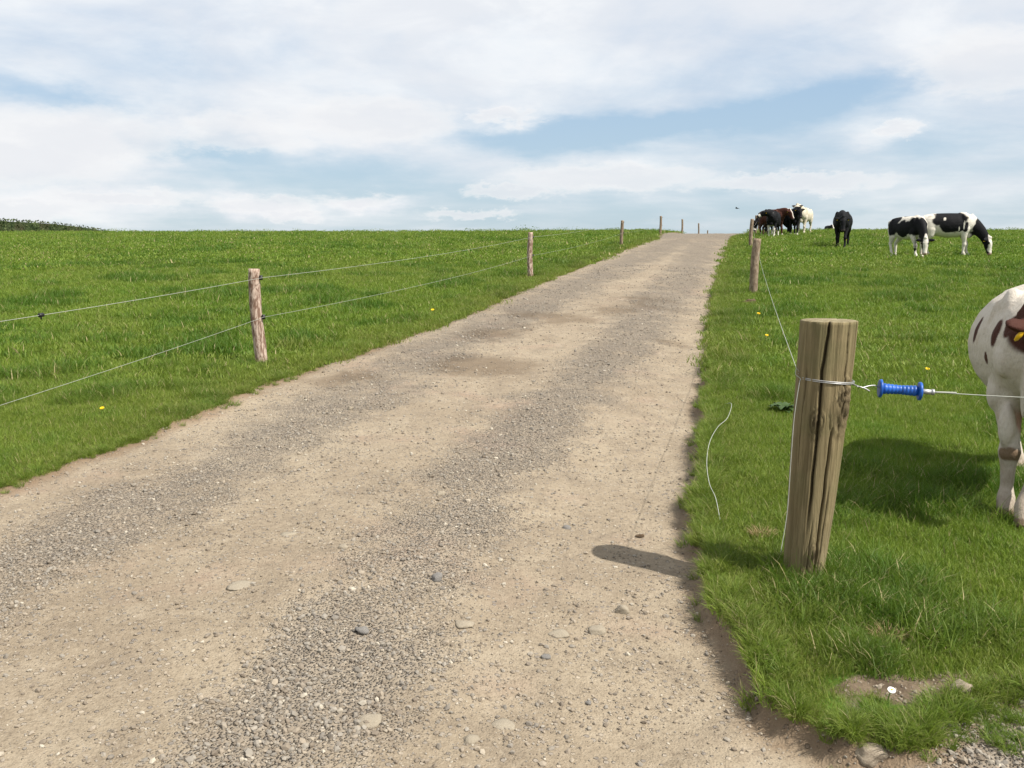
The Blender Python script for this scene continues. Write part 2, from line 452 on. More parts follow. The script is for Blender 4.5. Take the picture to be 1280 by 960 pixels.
M = dict(track=mat_track(), field=mat_field(), grass=mat_grass(), dry=mat_grass('dry_grass', True), gravel=mat_gravel(),
         strainer=mat_strainer(), peeled=mat_post('peeled_post_timber', True), brown=mat_post('brown_post_timber', False),
         stone_pale=mat_stone('pale_limestone', (.345, .30, .228), (.27, .225, .165)), stone_grey=mat_stone('grey_stone', (.24, .225, .205), (.16, .148, .134)),
         stone_brown=mat_stone('brown_stone', (.27, .215, .155), (.38, .32, .24)),
         blue=mat_plain('blue_plastic', (.010, .095, .42), .42, .42, 0, .40), steel=mat_plain('galvanised_steel', (.42, .42, .41), .45, .5, .7),
         cord=mat_plain('pale_poly_wire', (.36, .37, .32), .6, .3), black=mat_plain('black_plastic', (.012, .012, .013), .5, .4),
         coat=mat_coat(), eye=mat_plain('eye', (.008, .006, .005), .12, .6), tagm=mat_plain('yellow_tag', (.75, .45, .015), .45, .4),
         dung=mat_stone('dried_dung', (.10, .065, .035), (.06, .04, .022), 20), petal_y=mat_plain('yellow_petals', (.80, .50, .01), .6, .2),
         petal_w=mat_plain('white_petals', (.82, .82, .80), .6, .2), stem=mat_plain('green_stem', (.10, .19, .03), .6, .2),
         bird=mat_plain('bird_plumage', (.03, .03, .035), .7, .2), hoof=mat_plain('hoof_horn', (.10, .075, .055), .6, .3))
def mat_hedge():
    m, nt, b = material('hedge_leaves'); p = nt.pos()
    t = nt.attr('tint')
    col = nt.mix(t, (.030, .048, .016), (.075, .095, .035))
    col = nt.mix(nt.smooth(nt.noise(p, .35, 4), .45, .7, 0, .7), col, (.085, .062, .040))
    setp(nt, b, col, .8, .15)
    return m
M['hedge'] = mat_hedge()
M['dock'] = mat_plain('dock_leaf', (.045, .085, .018), .5, .35, 0, .5)

# ------------------------------------------------------------------ ground sheets
def axis(segs):
    out = []
    for a, b, s in segs: out += list(np.arange(a, b - 1e-6, s))
    out.append(segs[-1][1]); return np.array(out)
ys = axis([(-8, 1.6, .24), (1.6, 2.4, .06), (2.4, 7, .032), (7, 12, .06), (12, 26, .14), (26, 62, .4), (62, 130, 3), (130, 420, 15)])
xs = axis([(-420, -120, 20), (-120, -40, 5), (-40, -14, .7), (-14, -5, .16), (-5, -3.2, .06), (-3.2, 4.2, .036), (4.2, 9, .07), (9, 14, .14), (14, 40, .7), (40, 120, 5), (120, 420, 20)])
X, Y = np.meshgrid(xs, ys); nx, ny = len(xs), len(ys)
x = X.ravel().copy(); y = Y.ravel().copy()
sd = sdf(x, y)
gxs = np.gradient(X, axis=1).ravel(); gys = np.gradient(Y, axis=0).ravel()
cell = np.minimum(gxs, gys)
e = .01
idx = np.where(np.abs(sd) < np.minimum(.48 * cell, .3))[0]
gx = (sdf(x[idx] + e, y[idx]) - sdf(x[idx] - e, y[idx])) / (2 * e); gy = (sdf(x[idx], y[idx] + e) - sdf(x[idx], y[idx] - e)) / (2 * e)
x[idx] -= sd[idx] * gx; y[idx] -= sd[idx] * gy
sd = sdf(x, y)
z = height(x, y, sd)
V = np.stack([x, y, z], 1)
I = np.arange(nx * ny).reshape(ny, nx)
Q = np.stack([I[:-1, :-1].ravel(), I[:-1, 1:].ravel(), I[1:, 1:].ravel(), I[1:, :-1].ravel()], 1)
cx = x[Q].mean(1); cy = y[Q].mean(1)
on = sd[Q].mean(1) > 0
def bare_amt(x, y):
    c = np.zeros(len(x))
    for u, v, r, s in [(1110, 858, .16, .07), (1165, 866, .17, .09), (1225, 866, .2, .11), (1270, 872, .22, .13), (1200, 895, .12, .09), (1060, 852, .09, .05), (952, 673, .07, .06), (1110, 802, .06, .06), (870, 770, .10, .10), (1240, 890, .15, .08), (1150, 880, .2, .07), (1250, 860, .3, .1), (1235, 893, .14, .05), (1270, 905, .16, .07), (1195, 880, .08, .10), (1145, 872, .07, .09)]:
        p = hit(u, v); c = np.maximum(c, np.exp(-((x - p[0]) / r) ** 2 - ((y - p[1]) / s) ** 2))
    return c * (.25 + 1.3 * sstep(.36, .58, fbm(x * 7, y * 11, 3, 95)))
def sheet(name, faces, mat):
    used, inv = np.unique(faces, return_inverse=True)
    me = np_mesh(name, V[used], inv.reshape(faces.shape))
    me.materials.append(mat)
    ux, uy = x[used], y[used]
    attr(me, 'rim', np.clip(np.abs(sd[used]), 0, 2))
    if name == 'track':
        attr(me, 'gravel', gravel_amt(ux, uy)); attr(me, 'damp', damp_amt(ux, uy))
    else: attr(me, 'bare', bare_amt(ux, uy))
    o = bpy.data.objects.new(name, me); COL.objects.link(o); return o
tag(sheet('track', Q[on], M['track']), 'dusty stone farm track climbing to the crest', 'track', kind='structure')
tag(sheet('field', Q[~on], M['field']), 'green pasture on both sides of the track', 'field', kind='structure')

# ------------------------------------------------------------------ instanced scatter (grass, gravel)
def scatter(name, pts, rot, scl, var, coll, extra):
    me = bpy.data.meshes.new(name); me.vertices.add(len(pts)); me.vertices.foreach_set('co', np.asarray(pts, np.float32).ravel())
    attr(me, 'rot', rot, 'FLOAT_VECTOR'); attr(me, 'scl', scl, 'FLOAT_VECTOR'); attr(me, 'var', var, 'INT')
    for k, vv in extra.items(): attr(me, k, vv)
    o = bpy.data.objects.new(name, me); COL.objects.link(o)
    ng = bpy.data.node_groups.new(name, 'GeometryNodeTree')
    ng.interface.new_socket('Geometry', in_out='INPUT', socket_type='NodeSocketGeometry'); ng.interface.new_socket('Geometry', in_out='OUTPUT', socket_type='NodeSocketGeometry')
    n = ng.nodes; gi = n.new('NodeGroupInput'); go = n.new('NodeGroupOutput')
    ci = n.new('GeometryNodeCollectionInfo'); ci.inputs[0].default_value = coll; ci.inputs[1].default_value = True; ci.inputs[2].default_value = True
    ip = n.new('GeometryNodeInstanceOnPoints'); ip.inputs['Pick Instance'].default_value = True
    def na(nm, t):
        a = n.new('GeometryNodeInputNamedAttribute'); a.data_type = t; a.inputs[0].default_value = nm
        return a.outputs[0]
    L = ng.links
    L.new(gi.outputs[0], ip.inputs['Points']); L.new(ci.outputs[0], ip.inputs['Instance'])
    L.new(na('var', 'INT'), ip.inputs['Instance Index']); L.new(na('rot', 'FLOAT_VECTOR'), ip.inputs['Rotation']); L.new(na('scl', 'FLOAT_VECTOR'), ip.inputs['Scale'])
    L.new(ip.outputs[0], go.inputs[0])
    md = o.modifiers.new('scatter', 'NODES'); md.node_group = ng
    return o

def tuft(name, n, radius, hmin, hmax, w, lean, mat, segs=3, spread=0.0):
    r = np.random.default_rng(abs(hash(name)) % 1000 if False else sum(map(ord, name)))
    V = []; Fc = []; T = []
    for i in range(n):
        a = r.uniform(0, 2 * math.pi); rr = radius * math.sqrt(r.random())
        px, py = rr * math.cos(a), rr * math.sin(a)
        h = r.uniform(hmin, hmax) * (1 if r.random() > .12 else 1.35); d = r.uniform(0, 2 * math.pi)
        if spread: d = a + r.normal(0, .6)
        ln = abs(r.normal(lean, .3)); ww = w * r.uniform(.6, 1.25); t = r.random()
        dx, dy = math.cos(d), math.sin(d); f = r.uniform(0, math.pi); sx, sy = math.cos(f), math.sin(f)
        b0 = len(V); cx_, cy_, cz_ = px, py, -.01; ang = ln * .35
        for s in range(segs):
            wd = ww * (1 - (s / segs) ** 1.6 * .75) * .5
            V += [(cx_ - sx * wd, cy_ - sy * wd, cz_), (cx_ + sx * wd, cy_ + sy * wd, cz_)]; T += [t, t]
            st = h / segs; cx_ += dx * math.sin(ang) * st; cy_ += dy * math.sin(ang) * st; cz_ += math.cos(ang) * st
            ang = min(ang + ln * .9 / segs * 1.3, 2.1)
        V.append((cx_, cy_, cz_)); T.append(t)
        for s in range(segs - 1): q = b0 + 2 * s; Fc.append((q, q + 1, q + 3, q + 2))
        q = b0 + 2 * (segs - 1); Fc.append((q, q + 1, q + 2))
    o = mesh_obj(name, V, Fc, mat, None, False, False)
    attr(o.data, 'tint', T)
    return o
gcoll = bpy.data.collections.new('grass_tufts')
specs = [('a0', 110, .10, .025, .065, .0032, .8), ('a1', 100, .09, .03, .075, .0030, 1.0), ('a2', 120, .12, .02, .05, .0034, .6), ('a3', 60, .06, .05, .12, .0034, .9),
         ('b0', 200, .30, .03, .075, .0075, .8), ('b1', 180, .28, .035, .085, .0075, 1.0), ('b2', 200, .34, .025, .06, .0075, .7), ('b3', 120, .15, .06, .13, .008, .7),
         ('c0', 230, .8, .03, .075, .022, .8), ('c1', 210, .75, .035, .08, .023, 1.0), ('c2', 230, .85, .03, .06, .022, .7), ('c3', 110, .28, .06, .12, .020, .6)]
for s in specs: gcoll.objects.link(tuft(*s[:6], s[6], M['grass']))
for nm in ('d0', 'd1'): gcoll.objects.link(tuft(nm, 75, .05, .06, .15, .0042, 1.15, M['grass'], 4, 1.0))
G = dict(p=[], r=[], s=[], v=[], lush=[], yel=[])
def lushness(x, y):
    n = fbm(x * .8, y * .8, 2, 61); m = fbm(x * 2.2, y * 2.2, 2, 62)
    return sstep(.56, .72, n * .45 + m * .55)
def band(n, d0, d1, wd, kinds, tall, smin, smax, keep):
    d = np.sqrt(rng.uniform(d0 ** 2, d1 ** 2, n)); half = rng.random(n) < .5
    sow_at(np.where(half, np.interp(d, _ey, _ex) - rng.uniform(0, wd, n), np.interp(d, _fy, _fx) + rng.uniform(0, wd, n)), d, kinds, tall, smin, smax, keep)
def sow(n, d0, d1, kinds, tall, smin, smax, keep):
    d = np.sqrt(rng.uniform(d0 ** 2, d1 ** 2, n)); a = rng.uniform(R(-39), R(39), n)
    sow_at(d * np.sin(a), d * np.cos(a), kinds, tall, smin, smax, keep(d, a))
def sow_at(px, py, kinds, tall, smin, smax, keep):
    s = sdf(px, py); ok = s < keep
    px, py, s = px[ok], py[ok], s[ok]
    bare = bare_amt(px, py); ok = rng.random(len(px)) > bare * 1.8
    px, py, s = px[ok], py[ok], s[ok]
    lu = lushness(px, py); k = rng.integers(0, kinds[1], len(px)) + kinds[0]
    tl = rng.random(len(px)) < lu * .75
    k = np.where(tl, tall, k)
    sc = rng.uniform(smin, smax, len(px)) * (1 + .25 * lu)
    sc = sc * (1 - .5 * sstep(3.15, 2.95, py) * sstep(.95, 1.1, px))
    sc = sc * np.where(py < 9, .55 + .45 * sstep(0, .28, -s + .12 * (fbm(px * 6, py * 6, 2, 77) - .5)), 1)
    zz = height(px, py, s)
    edge = np.exp(s / .35)
    G['p'].append(np.stack([px, py, zz], 1)); G['v'].append(k)
    G['r'].append(np.stack([rng.normal(0, .1, len(px)), rng.normal(0, .1, len(px)), rng.uniform(0, 6.28, len(px))], 1))
    G['s'].append(np.stack([sc, sc, sc * rng.uniform(.75, 1.2, len(px))], 1)); G['lush'].append(np.clip(lu * 1.1, 0, 1))
    G['yel'].append(np.clip(edge * rng.uniform(0, .9, len(px)) + (rng.random(len(px)) < .05) * .5 + .5 * bare[:0].sum(), 0, .85))
sow(60000, 2.3, 9.5, (0, 3), 3, .75, 1.25, lambda a, b: -.02)
sow(22000, 8.5, 26, (4, 3), 7, .75, 1.25, lambda a, b: -.10)
sow(15000, 23, 64, (8, 3), 11, .8, 1.2, lambda a, b: -.45)
band(9000, 8.5, 26, .5, (0, 3), 3, 1.0, 1.4, -.01)
band(6000, 24, 58, 1.0, (4, 3), 7, .7, 1.0, -.08)
# shaggy fringe hanging over the verge
A = poly; seglen = np.linalg.norm(np.roll(poly, -1, 0) - A, axis=1)
pr = seglen * np.where((A[:, 1] > 2) & (A[:, 1] < 26), 1, 0); pr = pr / pr.sum()
ii = rng.choice(len(A), 9000, p=pr); tt = rng.random(9000)[:, None]
pe = A[ii] + (np.roll(poly, -1, 0)[ii] - A[ii]) * tt + rng.normal(0, .02, (9000, 2))
se = sdf(pe[:, 0], pe[:, 1]); 
g2 = np.stack([(sdf(pe[:, 0] + .02, pe[:, 1]) - se) / .02, (sdf(pe[:, 0], pe[:, 1] + .02) - se) / .02], 1)
back = rng.uniform(-.005, .10, 9000) - .09 * (rng.random(9000) < .22) * rng.random(9000) * (fbm(pe[:, 0] * 5, pe[:, 1] * 5, 2, 73) > .5); pe = pe - g2 * (back + se)[:, None]
keepm = (pe[:, 0] > -30) & (fbm(pe[:, 0] * 3, pe[:, 1] * 3, 2, 71) > .36)
pe = pe[keepm]; se = sdf(pe[:, 0], pe[:, 1]); ne = len(pe)
rightside = side(pe[:, 0], pe[:, 1]) > .5
sc = rng.uniform(.32, .72, ne) * np.where(rightside, 1.05, .8)
G['p'].append(np.stack([pe[:, 0], pe[:, 1], height(pe[:, 0], pe[:, 1], se)], 1)); G['v'].append(rng.integers(12, 14, ne))
G['r'].append(np.stack([rng.normal(0, .15, ne), rng.normal(0, .15, ne), rng.uniform(0, 6.28, ne)], 1)); G['s'].append(np.stack([sc] * 3, 1))
G['lush'].append(rng.uniform(0, .5, ne)); G['yel'].append(rng.uniform(0, .6, ne) ** 1.5)
# taller tufts at the feet of the posts are added with the posts below
def foot_tufts(px, py, n, r, var=(12, 14), s=(.6, 1.0)):
    a = rng.uniform(0, 6.28, n); q = r * (1 + rng.random(n) * .9)
    ax, ay = px + q * np.cos(a), py + q * np.sin(a); sc = rng.uniform(*s, n)
    G['p'].append(np.stack([ax, ay, height(ax, ay)], 1)); G['v'].append(rng.integers(*var, n))
    G['r'].append(np.stack([rng.normal(0, .1, n), rng.normal(0, .1, n), rng.uniform(0, 6.28, n)], 1)); G['s'].append(np.stack([sc] * 3, 1))
    G['lush'].append(rng.uniform(.3, .9, n)); G['yel'].append(rng.uniform(0, .25, n))

# gravel
kcoll = bpy.data.collections.new('gravel_stones')
def rock(name, seed, flat=.6, sub=2, mat=None, parent=None, link=False, rough=.35):
    bm = bmesh.new(); bmesh.ops.create_icosphere(bm, subdivisions=sub, radius=1)
    r = np.random.default_rng(seed); planes = []
    for _ in range(9):
        v = r.normal(size=3); v /= np.linalg.norm(v); planes.append((v, r.uniform(.55, .9)))
    off = r.uniform(0, 50, 3)
    for v in bm.verts:
        c = np.array(v.co); c = c / np.linalg.norm(c)
        lim = min([1.0] + [d / max(c @ n, 1e-3) for n, d in planes if c @ n > .2])
        k = lim * (1 + rough * .4 * (float(vnoise3((c * 3.2 + off)[None], seed)[0]) - .5))
        v.co = Vector(c * k * np.array([1, .78, flat]))
    me = bpy.data.meshes.new(name); bm.to_mesh(me); bm.free()
    if mat: me.materials.append(mat)
    o = bpy.data.objects.new(name, me)
    if link: COL.objects.link(o)
    return o
for i in range(7): kcoll.objects.link(rock('g%d' % i, i, .5 + .06 * i, 1, M['gravel']))
n = 420000
d = np.sqrt(rng.uniform(2.2 ** 2, 22 ** 2, n)) ; 
d = 2.2 * (24 / 2.2) ** (rng.random(n) ** .85); a = rng.uniform(R(-36), R(34), n)
px, py = d * np.sin(a), d * np.cos(a)
s_ = sdf(px, py); ok = (s_ > .01) | (bare_amt(px, py) > .45); px, py, s_ = px[ok], py[ok], s_[ok]
ga = gravel_amt(px, py); cl = fbm(px * 2.2, py * 2.2, 3, 81)
ok = rng.random(len(px)) < (.20 + .30 * ga ** 1.1) * (.25 + .75 * sstep(.2, .65, cl))
px, py, s_, ga = px[ok], py[ok], s_[ok], ga[ok]
n = len(px)
size = (.0022 + .0035 * rng.random(n) + .011 * rng.random(n) ** 9 + (.006 * rng.random(n) ** 3 + .012 * rng.random(n) ** 12) * ga) * (1 + np.clip(np.hypot(px, py) - 5, 0, 20) * .04)
pz = height(px, py, s_) + size * .18
tag(scatter('gravel', np.stack([px, py, pz], 1), np.stack([rng.normal(0, .35, n), rng.normal(0, .35, n), rng.uniform(0, 6.28, n)], 1),
            np.stack([size] * 3, 1), rng.integers(0, 7, n), kcoll, dict(shade=np.clip(rng.random(n) * .9 + .1 * (1 - ga), 0, 1), earthy=np.clip(rng.random(n) * 1.5 - ga * .7 + .8 * (s_ < 0), 0, 1))),
    'loose grey gravel strewn in bands along the track', 'gravel', kind='stuff')

# ------------------------------------------------------------------ single stones
STONES = [ # u, v, width px, aspect, flat, mat, label
    (778, 765, 22, 1, .75, 'stone_pale', 'pale rounded stone standing proud of the track below the post shadow'),
    (745, 788, 28, 2, .30, 'stone_pale', 'pale flat stone between the rounded stone and the sunken slab'),
    (700, 791, 30, 2, .18, 'stone_pale', 'pale sunken slab at the left end of the row of three stones'),
    (578, 780, 30, 2, .20, 'stone_pale', 'pale buff slab level with the track left of the row of three stones'),
    (465, 901, 36, 2, .32, 'stone_pale', 'smooth pale oval stone near the bottom edge of the track'),
    (588, 925, 26, 2, .40, 'stone_pale', 'blunt pale stone beside a dark crumb patch at the bottom of the track'),
    (632, 906, 36, 2, .16, 'stone_pale', 'worn pale slab with broken outline at the bottom centre of the track'),
    (547, 725, 17, 1, .8, 'stone_grey', 'grey angular stone in the middle gravel band'),
    (453, 790, 20, 1, .6, 'stone_grey', 'dark grey stone in the gravel left of the buff slab'),
    (430, 684, 16, 1, .4, 'stone_pale', 'off white chip lying in the gravel band at mid track'),
    (438, 512, 8, 1, .8, 'stone_pale', 'small upright pale stone casting a shadow at the left of the track'),
    (552, 617, 14, 1, .35, 'stone_pale', 'square pale stone set flush in the centre gravel band'),
    (300, 732, 34, 2, .12, 'stone_pale', 'pale crumbling patch of flush stone on the sandy left wheel path'),
    (683, 822, 14, 1, .6, 'stone_grey', 'small grey stone below the row of three pale stones'),
    (735, 880, 10, 1, .7, 'stone_grey', 'small grey stone alone on bare soil near the lower right verge'),
    (1088, 951, 46, 1, .55, 'stone_brown', 'buff brown boulder at the grass tip in the bottom right corner'),
    (1203, 866, 30, 1, 1.0, 'stone_brown', 'angular brown stone with a dark hollow in the bare patch at right'),
    (1012, 748, 15, 1, .7, 'stone_grey', 'bluish grey stone in the grass in front of the thick gate post'),
    (708, 660, 12, 1, .5, 'stone_grey', 'dark flat stone on bare soil left of the post shadow'),
    (360, 668, 22, 2, .2, 'stone_pale', 'long pale flake on the sandy strip at the left of the track'),
]
for i, (u, v, w, asp, fl, mt, lab) in enumerate(STONES):
    p = P(u, v)
    r = w / F * p.y * .5 * 1.05
    o = rock('stone', 100 + i, fl if fl > .5 else fl * 1.6, 3, M[mt], None, True, 1.1)
    o.scale = (r, r * (1.1 if asp == 1 else 1.25), r)
    o.location = p + Vector((0, 0, r * fl * (.40 if fl > .5 else -.12)))
    o.rotation_euler = (0, 0, rng.uniform(-.5, .5))
    o.data.polygons.foreach_set('use_smooth', [True] * len(o.data.polygons))
    tag(o, lab, 'stone', 'stones lying on and beside the track')

# ------------------------------------------------------------------ thick gate post
GY = 3.80
axis_px = [(1036.5, 401, 33.5), (1032, 450, 33), (1027, 500, 32), (1021, 560, 31), (1014, 630, 28.5), (1006, 700, 25.5), (1001, 765, 24.5)]
NS = 260
pts = [at_y(u, v, GY) for u, v, w in axis_px]; rads = [w / F * GY * 1.0175 for u, v, w in axis_px]
cur = catmull(pts, 15); tr_ = np.linspace(0, 1, len(cur)); rr_ = np.interp(tr_, np.linspace(0, 1, len(rads)), rads)
org = Vector(cur[-1]); org.z = gz(org.x, org.y)
Vp = []; Fp = []; kn = []; eg = []
cracks = [(-1.95, .0, .75, .020, .032), (-1.10, .0, .5, .009, .012), (-1.42, .42, 1.0, .016, .026), (-1.2, .6, .95, .009, .008), (-2.6, .2, .6, .01, .012), (-.6, .0, .4, .009, .016), (-1.75, .7, 1.0, .008, .008), (.9, 0, 1, .02, .03)]
knots = [(-.92, .36, .17, .055), (-2.0, .40, .10, .028), (-1.55, .80, .09, .022), (-.98, .29, .12, .03)]
m = len(cur)
tt_, aa_ = np.meshgrid(np.linspace(0, 1, m), 2 * math.pi * np.arange(NS) / NS, indexing='ij')
ra_ = rr_[:, None] * (1 + .05 * (vnoise(aa_ * 1.2 + 9, tt_ * 3, 3) - .5) + .03 * (vnoise(np.cos(aa_) * 9, np.sin(aa_) * 9 + tt_ * 1.5, 4) - .5) + .016 * (vnoise(np.cos(aa_) * 24, np.sin(aa_) * 24 + tt_ * 2.5, 5) - .5))
kv_ = np.zeros_like(ra_); r0_ = rr_[:, None]
for ca, t0, t1, wd, dp in cracks:
    c2 = ca + .14 * (vnoise(tt_ * 5, tt_ * 0 + ca * 3, 6) - .5) + .06 * (vnoise(tt_ * 19, tt_ * 0 + ca * 3, 7) - .5)
    da = (aa_ - c2 + math.pi) % (2 * math.pi) - math.pi
    env = (sstep(t0 - .03, t0 + .06, tt_) if t0 > 0 else 1) * (1 - sstep(t1 - .15, t1 + .001, tt_))
    prof = np.exp(-(da * r0_ / (wd * .24)) ** 2) * env
    ra_ -= dp * prof; kv_ = np.maximum(kv_, .85 * np.clip(prof, 0, 1) ** 1.5)
for ka, kt, kl, kw in knots:
    da = ((aa_ - ka + math.pi) % (2 * math.pi) - math.pi) * r0_; dt = (tt_ - kt) * 1.1
    q = np.sqrt((da / kw) ** 2 + (dt / (kl * .5)) ** 2) + .25 * (vnoise(aa_ * 9, tt_ * 30, 8) - .5)
    inn = q < 1.35
    ra_ += inn * (.010 * np.exp(-q * q * 1.5) + .007 * np.sin(q * 13) * np.exp(-q * .8))
    kv_ = np.maximum(kv_, inn * np.clip(np.sin(q * 13 + 2), 0, 1) * np.exp(-q * .6))
    kv_ = np.maximum(kv_, np.exp(-(q / .6) ** 2) * .75)
for i, p in enumerate(cur):
    for k in range(NS):
        a = aa_[i, k]; r = ra_[i, k]
        Vp.append(p - org + Vector((math.cos(a) * r, math.sin(a) * r, 0))); kn.append(float(kv_[i, k])); eg.append(0)
for i in range(m - 1):
    for k in range(NS):
        k2 = (k + 1) % NS
        Fp.append((i * NS + k, (i + 1) * NS + k, (i + 1) * NS + k2, i * NS + k2))
b0 = len(Vp)
for rg in (.93, .6, .3):
    for k in range(NS):
        q = (Vp[k] - (cur[0] - org)) * rg + (cur[0] - org); q.z = Vp[k].z * .3 + .7 * (cur[0] - org).z + .004
        if rg == .93: q.z -= .001
        Vp.append(q); kn.append(0); eg.append(1)
Vp.append(cur[0] - org + Vector((0, 0, .006))); kn.append(0); eg.append(1)
for k in range(NS):
    k2 = (k + 1) % NS
    Fp.append((k, k2, b0 + k2, b0 + k)); Fp.append((b0 + k, b0 + k2, b0 + NS + k2, b0 + NS + k)); Fp.append((b0 + NS + k, b0 + NS + k2, b0 + 2 * NS + k2, b0 + 2 * NS + k)); Fp.append((b0 + 2 * NS + k, b0 + 2 * NS + k2, len(Vp) - 1))
gp = mesh_obj('gate_post', Vp, Fp, M['strainer']); gp.location = org
attr(gp.data, 'knot', kn); attr(gp.data, 'endgrain', eg)
tag(gp, 'thick cracked round gate post with a wire tied round it', 'gate post')
for u_, v_, n_ in ((1240, 893, 14), (1275, 925, 9), (1222, 912, 7), (1268, 886, 9), (1062, 950, 4)):
    q_ = hit(u_, v_); foot_tufts(q_[0], q_[1], n_, .03, (12, 14), (.25, .5))
foot_tufts(org.x, org.y, 34, .12, (12, 14), (.3, .55))

# wire tied round the post, with the loose end hanging down its left side
def ring(cen, r, z0, tilt, n=40, turns=1.0):
    out = []
    for k in range(int(n * turns) + 1):
        a = 2 * math.pi * k / n; out.append(Vector((cen[0] + r * math.cos(a), cen[1] + r * math.sin(a), cen[2] + tilt * math.cos(a) + .006 * k / n + z0)))
    return out
cw = at_y(1031.5, 476, GY); rw = 33.2 / F * GY * 1.0175 + .002
b = MB(); b.tube(ring(cw, rw, 0, -.010, turns=2.3), .0021, 6)
wl = b.build('wire_tie', M['steel'])
tag(wl, 'galvanised wire wound twice round the thick gate post', 'wire')
lp = Vector(at_y(998, 467, GY - .02))
b = MB(); b.tube(catmull([lp + Vector((.02, .01, -.01)), lp + Vector((-.008, 0, .02)), lp + Vector((-.014, -.01, -.002)), lp + Vector((.004, -.02, -.02)), Vector(at_y(999, 480, GY - .055)), Vector(at_y(993, 520, GY - .06)), Vector(at_y(989, 570, GY - .07)), Vector(at_y(984, 640, GY - .07)), Vector(at_y(976, 690, GY - .09))], 8), .0016, 6)
tag(b.build('hanging_wire', M['cord']), 'pale loose wire end hanging down the left side of the gate post', 'wire')

# ------------------------------------------------------------------ blue gate handle
hl = Vector(at_y(1100.5, 485.5, GY - .02)); hr = Vector(at_y(1149.5, 489.0, GY - .05))
ax = (hr - hl); HL = ax.length; axn = ax.normalized()
h0 = empty('electric_handle', (hl + hr) / 2)
tag(h0, 'bright blue plastic electric handle strung beside the thick post', 'electric handle')
def lathe(profile, name, mat, parent, seg=28):
    b = MB(); b.tube([Vector(hl - h0.location) + axn * (s * HL) for s, r in profile], [r for s, r in profile], seg)
    return b.build(name, mat, parent)
pr_ = [(.03, .0170)]
for k in range(9):
    s = .06 + k * .095; pr_ += [(s, .0170 + .0015 * abs(k - 4) * .5), (s + .035, .0193 + .0015 * abs(k - 4) * .5), (s + .07, .0193 + .0015 * abs(k - 4) * .5), (s + .09, .0170 + .0015 * abs(k - 4) * .5)]
pr_ += [(.97, .0170)]
lathe(pr_, 'grip', M['blue'], h0)
lathe([(-.045, .030), (-.04, .036), (-.01, .038), (.025, .038), (.04, .033), (.05, .024)], 'flange', M['blue'], h0)
lathe([(.95, .024), (.96, .033), (.975, .038), (1.01, .038), (1.04, .036), (1.045, .030)], 'flange', M['blue'], h0)
rod = lathe([(1.04, .009), (1.05, .0105), (1.28, .0105), (1.285, .009), (1.30, .009), (1.305, .0125), (1.37, .0125), (1.375, .006)], 'spring_tube', M['steel'], h0)
b = MB(); o_ = h0.location
hk = [hl - axn * .0 - o_, Vector(at_y(1094, 482, GY - .02)) - o_, Vector(at_y(1086, 482.5, GY - .03)) - o_, Vector(at_y(1078, 484.5, GY - .04)) - o_, Vector(at_y(1071, 483, GY - .05)) - o_]
b.tube(catmull(hk, 6), .0028, 6)
b.tube(catmull([Vector(at_y(1066, 480.5, GY - .03)) - o_, Vector(at_y(1075, 483.5, GY - .05)) - o_, Vector(at_y(1082, 486, GY - .05)) - o_, Vector(at_y(1087, 489, GY - .05)) - o_], 6), .003, 6)
b.build('hook', M['steel'], h0)
p0 = hl + axn * (1.37 * HL)
w1 = Vector(at_y(1280, 492, GY - .1))
w2 = p0 + (w1 - p0) * 5.2; 
b = MB(); b.tube([p0 + (w2 - p0) * t + Vector((0, 0, -.10 * (t * (1 - t)) + (.0))) for t in np.linspace(0, 1, 40)], .0018, 6)
b.tube([p0, p0 + (w1 - p0) * .05, p0 + (w1 - p0) * .25], [.005, .004, .0025], 6)
tag(b.build('gate_wire', M['cord']), 'thin gate wire running right from the blue handle past the near cow', 'wire')

# loose cord in the verge grass
b = MB()
lc = [(906, 508), (914, 517), (909, 535), (897, 547), (887, 566), (883, 592), (886, 620), (894, 640), (900, 655)]
b.tube(catmull([P(u, v) + Vector((0, 0, .075 if 0 < k < 8 else .02)) for k, (u, v) in enumerate(lc)], 8), .0019, 6)
tag(b.build('loose_cord', M['cord']), 'pale curved cord sprouting from the grass left of the gate post', 'cord')

# ------------------------------------------------------------------ fence posts and wires
def post_mesh(name, hgt, r, mat, lean, seed):
    b = MB(); n = 26
    rr = np.random.default_rng(seed)
    def shp(q, t, a, p):
        d = q - p; k = 1 + .14 * (float(vnoise(math.cos(a) * 2 + seed, math.sin(a) * 2 + t * 7, 3)) - .5) + .10 * (float(vnoise(a * 2, t * 22, seed)) - .5)
        return p + d * k
    pts = [Vector((lean[0] * t + .012 * math.sin(t * 5 + seed), lean[1] * t, -.15 + (hgt + .15) * t)) for t in np.linspace(0, 1, n)]
    b.tube(pts, [r * (1.06 - .1 * i / n) for i in range(n - 1)] + [r * .90], 20, up=(0, 1, 0), shape=shp)
    o = b.build(name, mat); o['seed'] = float(seed) * 3.7
    for f in o.data.polygons:
        if len(f.vertices) > 4: f.use_smooth = False
    return o
def insulator(parent, p):
    b = MB(); p = Vector(p)
    b.tube([p + Vector((.0, 0, -.022)), p + Vector((0, 0, .022))], [.016, .016], 10); b.tube([p + Vector((-.03, .0, 0)), p + Vector((.012, 0, 0))], .009, 8)
    return b.build('insulator', M['black'], parent)
LPOST = [(326, 457, 338, 318, 7.0), (663, 348, 290, 663, 3.6), (777, 308, 275, 777, 2.5), None, None, None]
left_pts = []
p1 = P(326, 457); p2 = P(663, 348); p3 = P(777, 308)
p4 = Vector((7.30, 46.0, 0)); p5 = Vector((10.9, 60.0, 0)); p6 = Vector((14.75, 74.0, 0)); p7 = Vector((18.4, 88., 0))
for q in (p4, p5, p6, p7): q.z = gz(q.x, q.y)
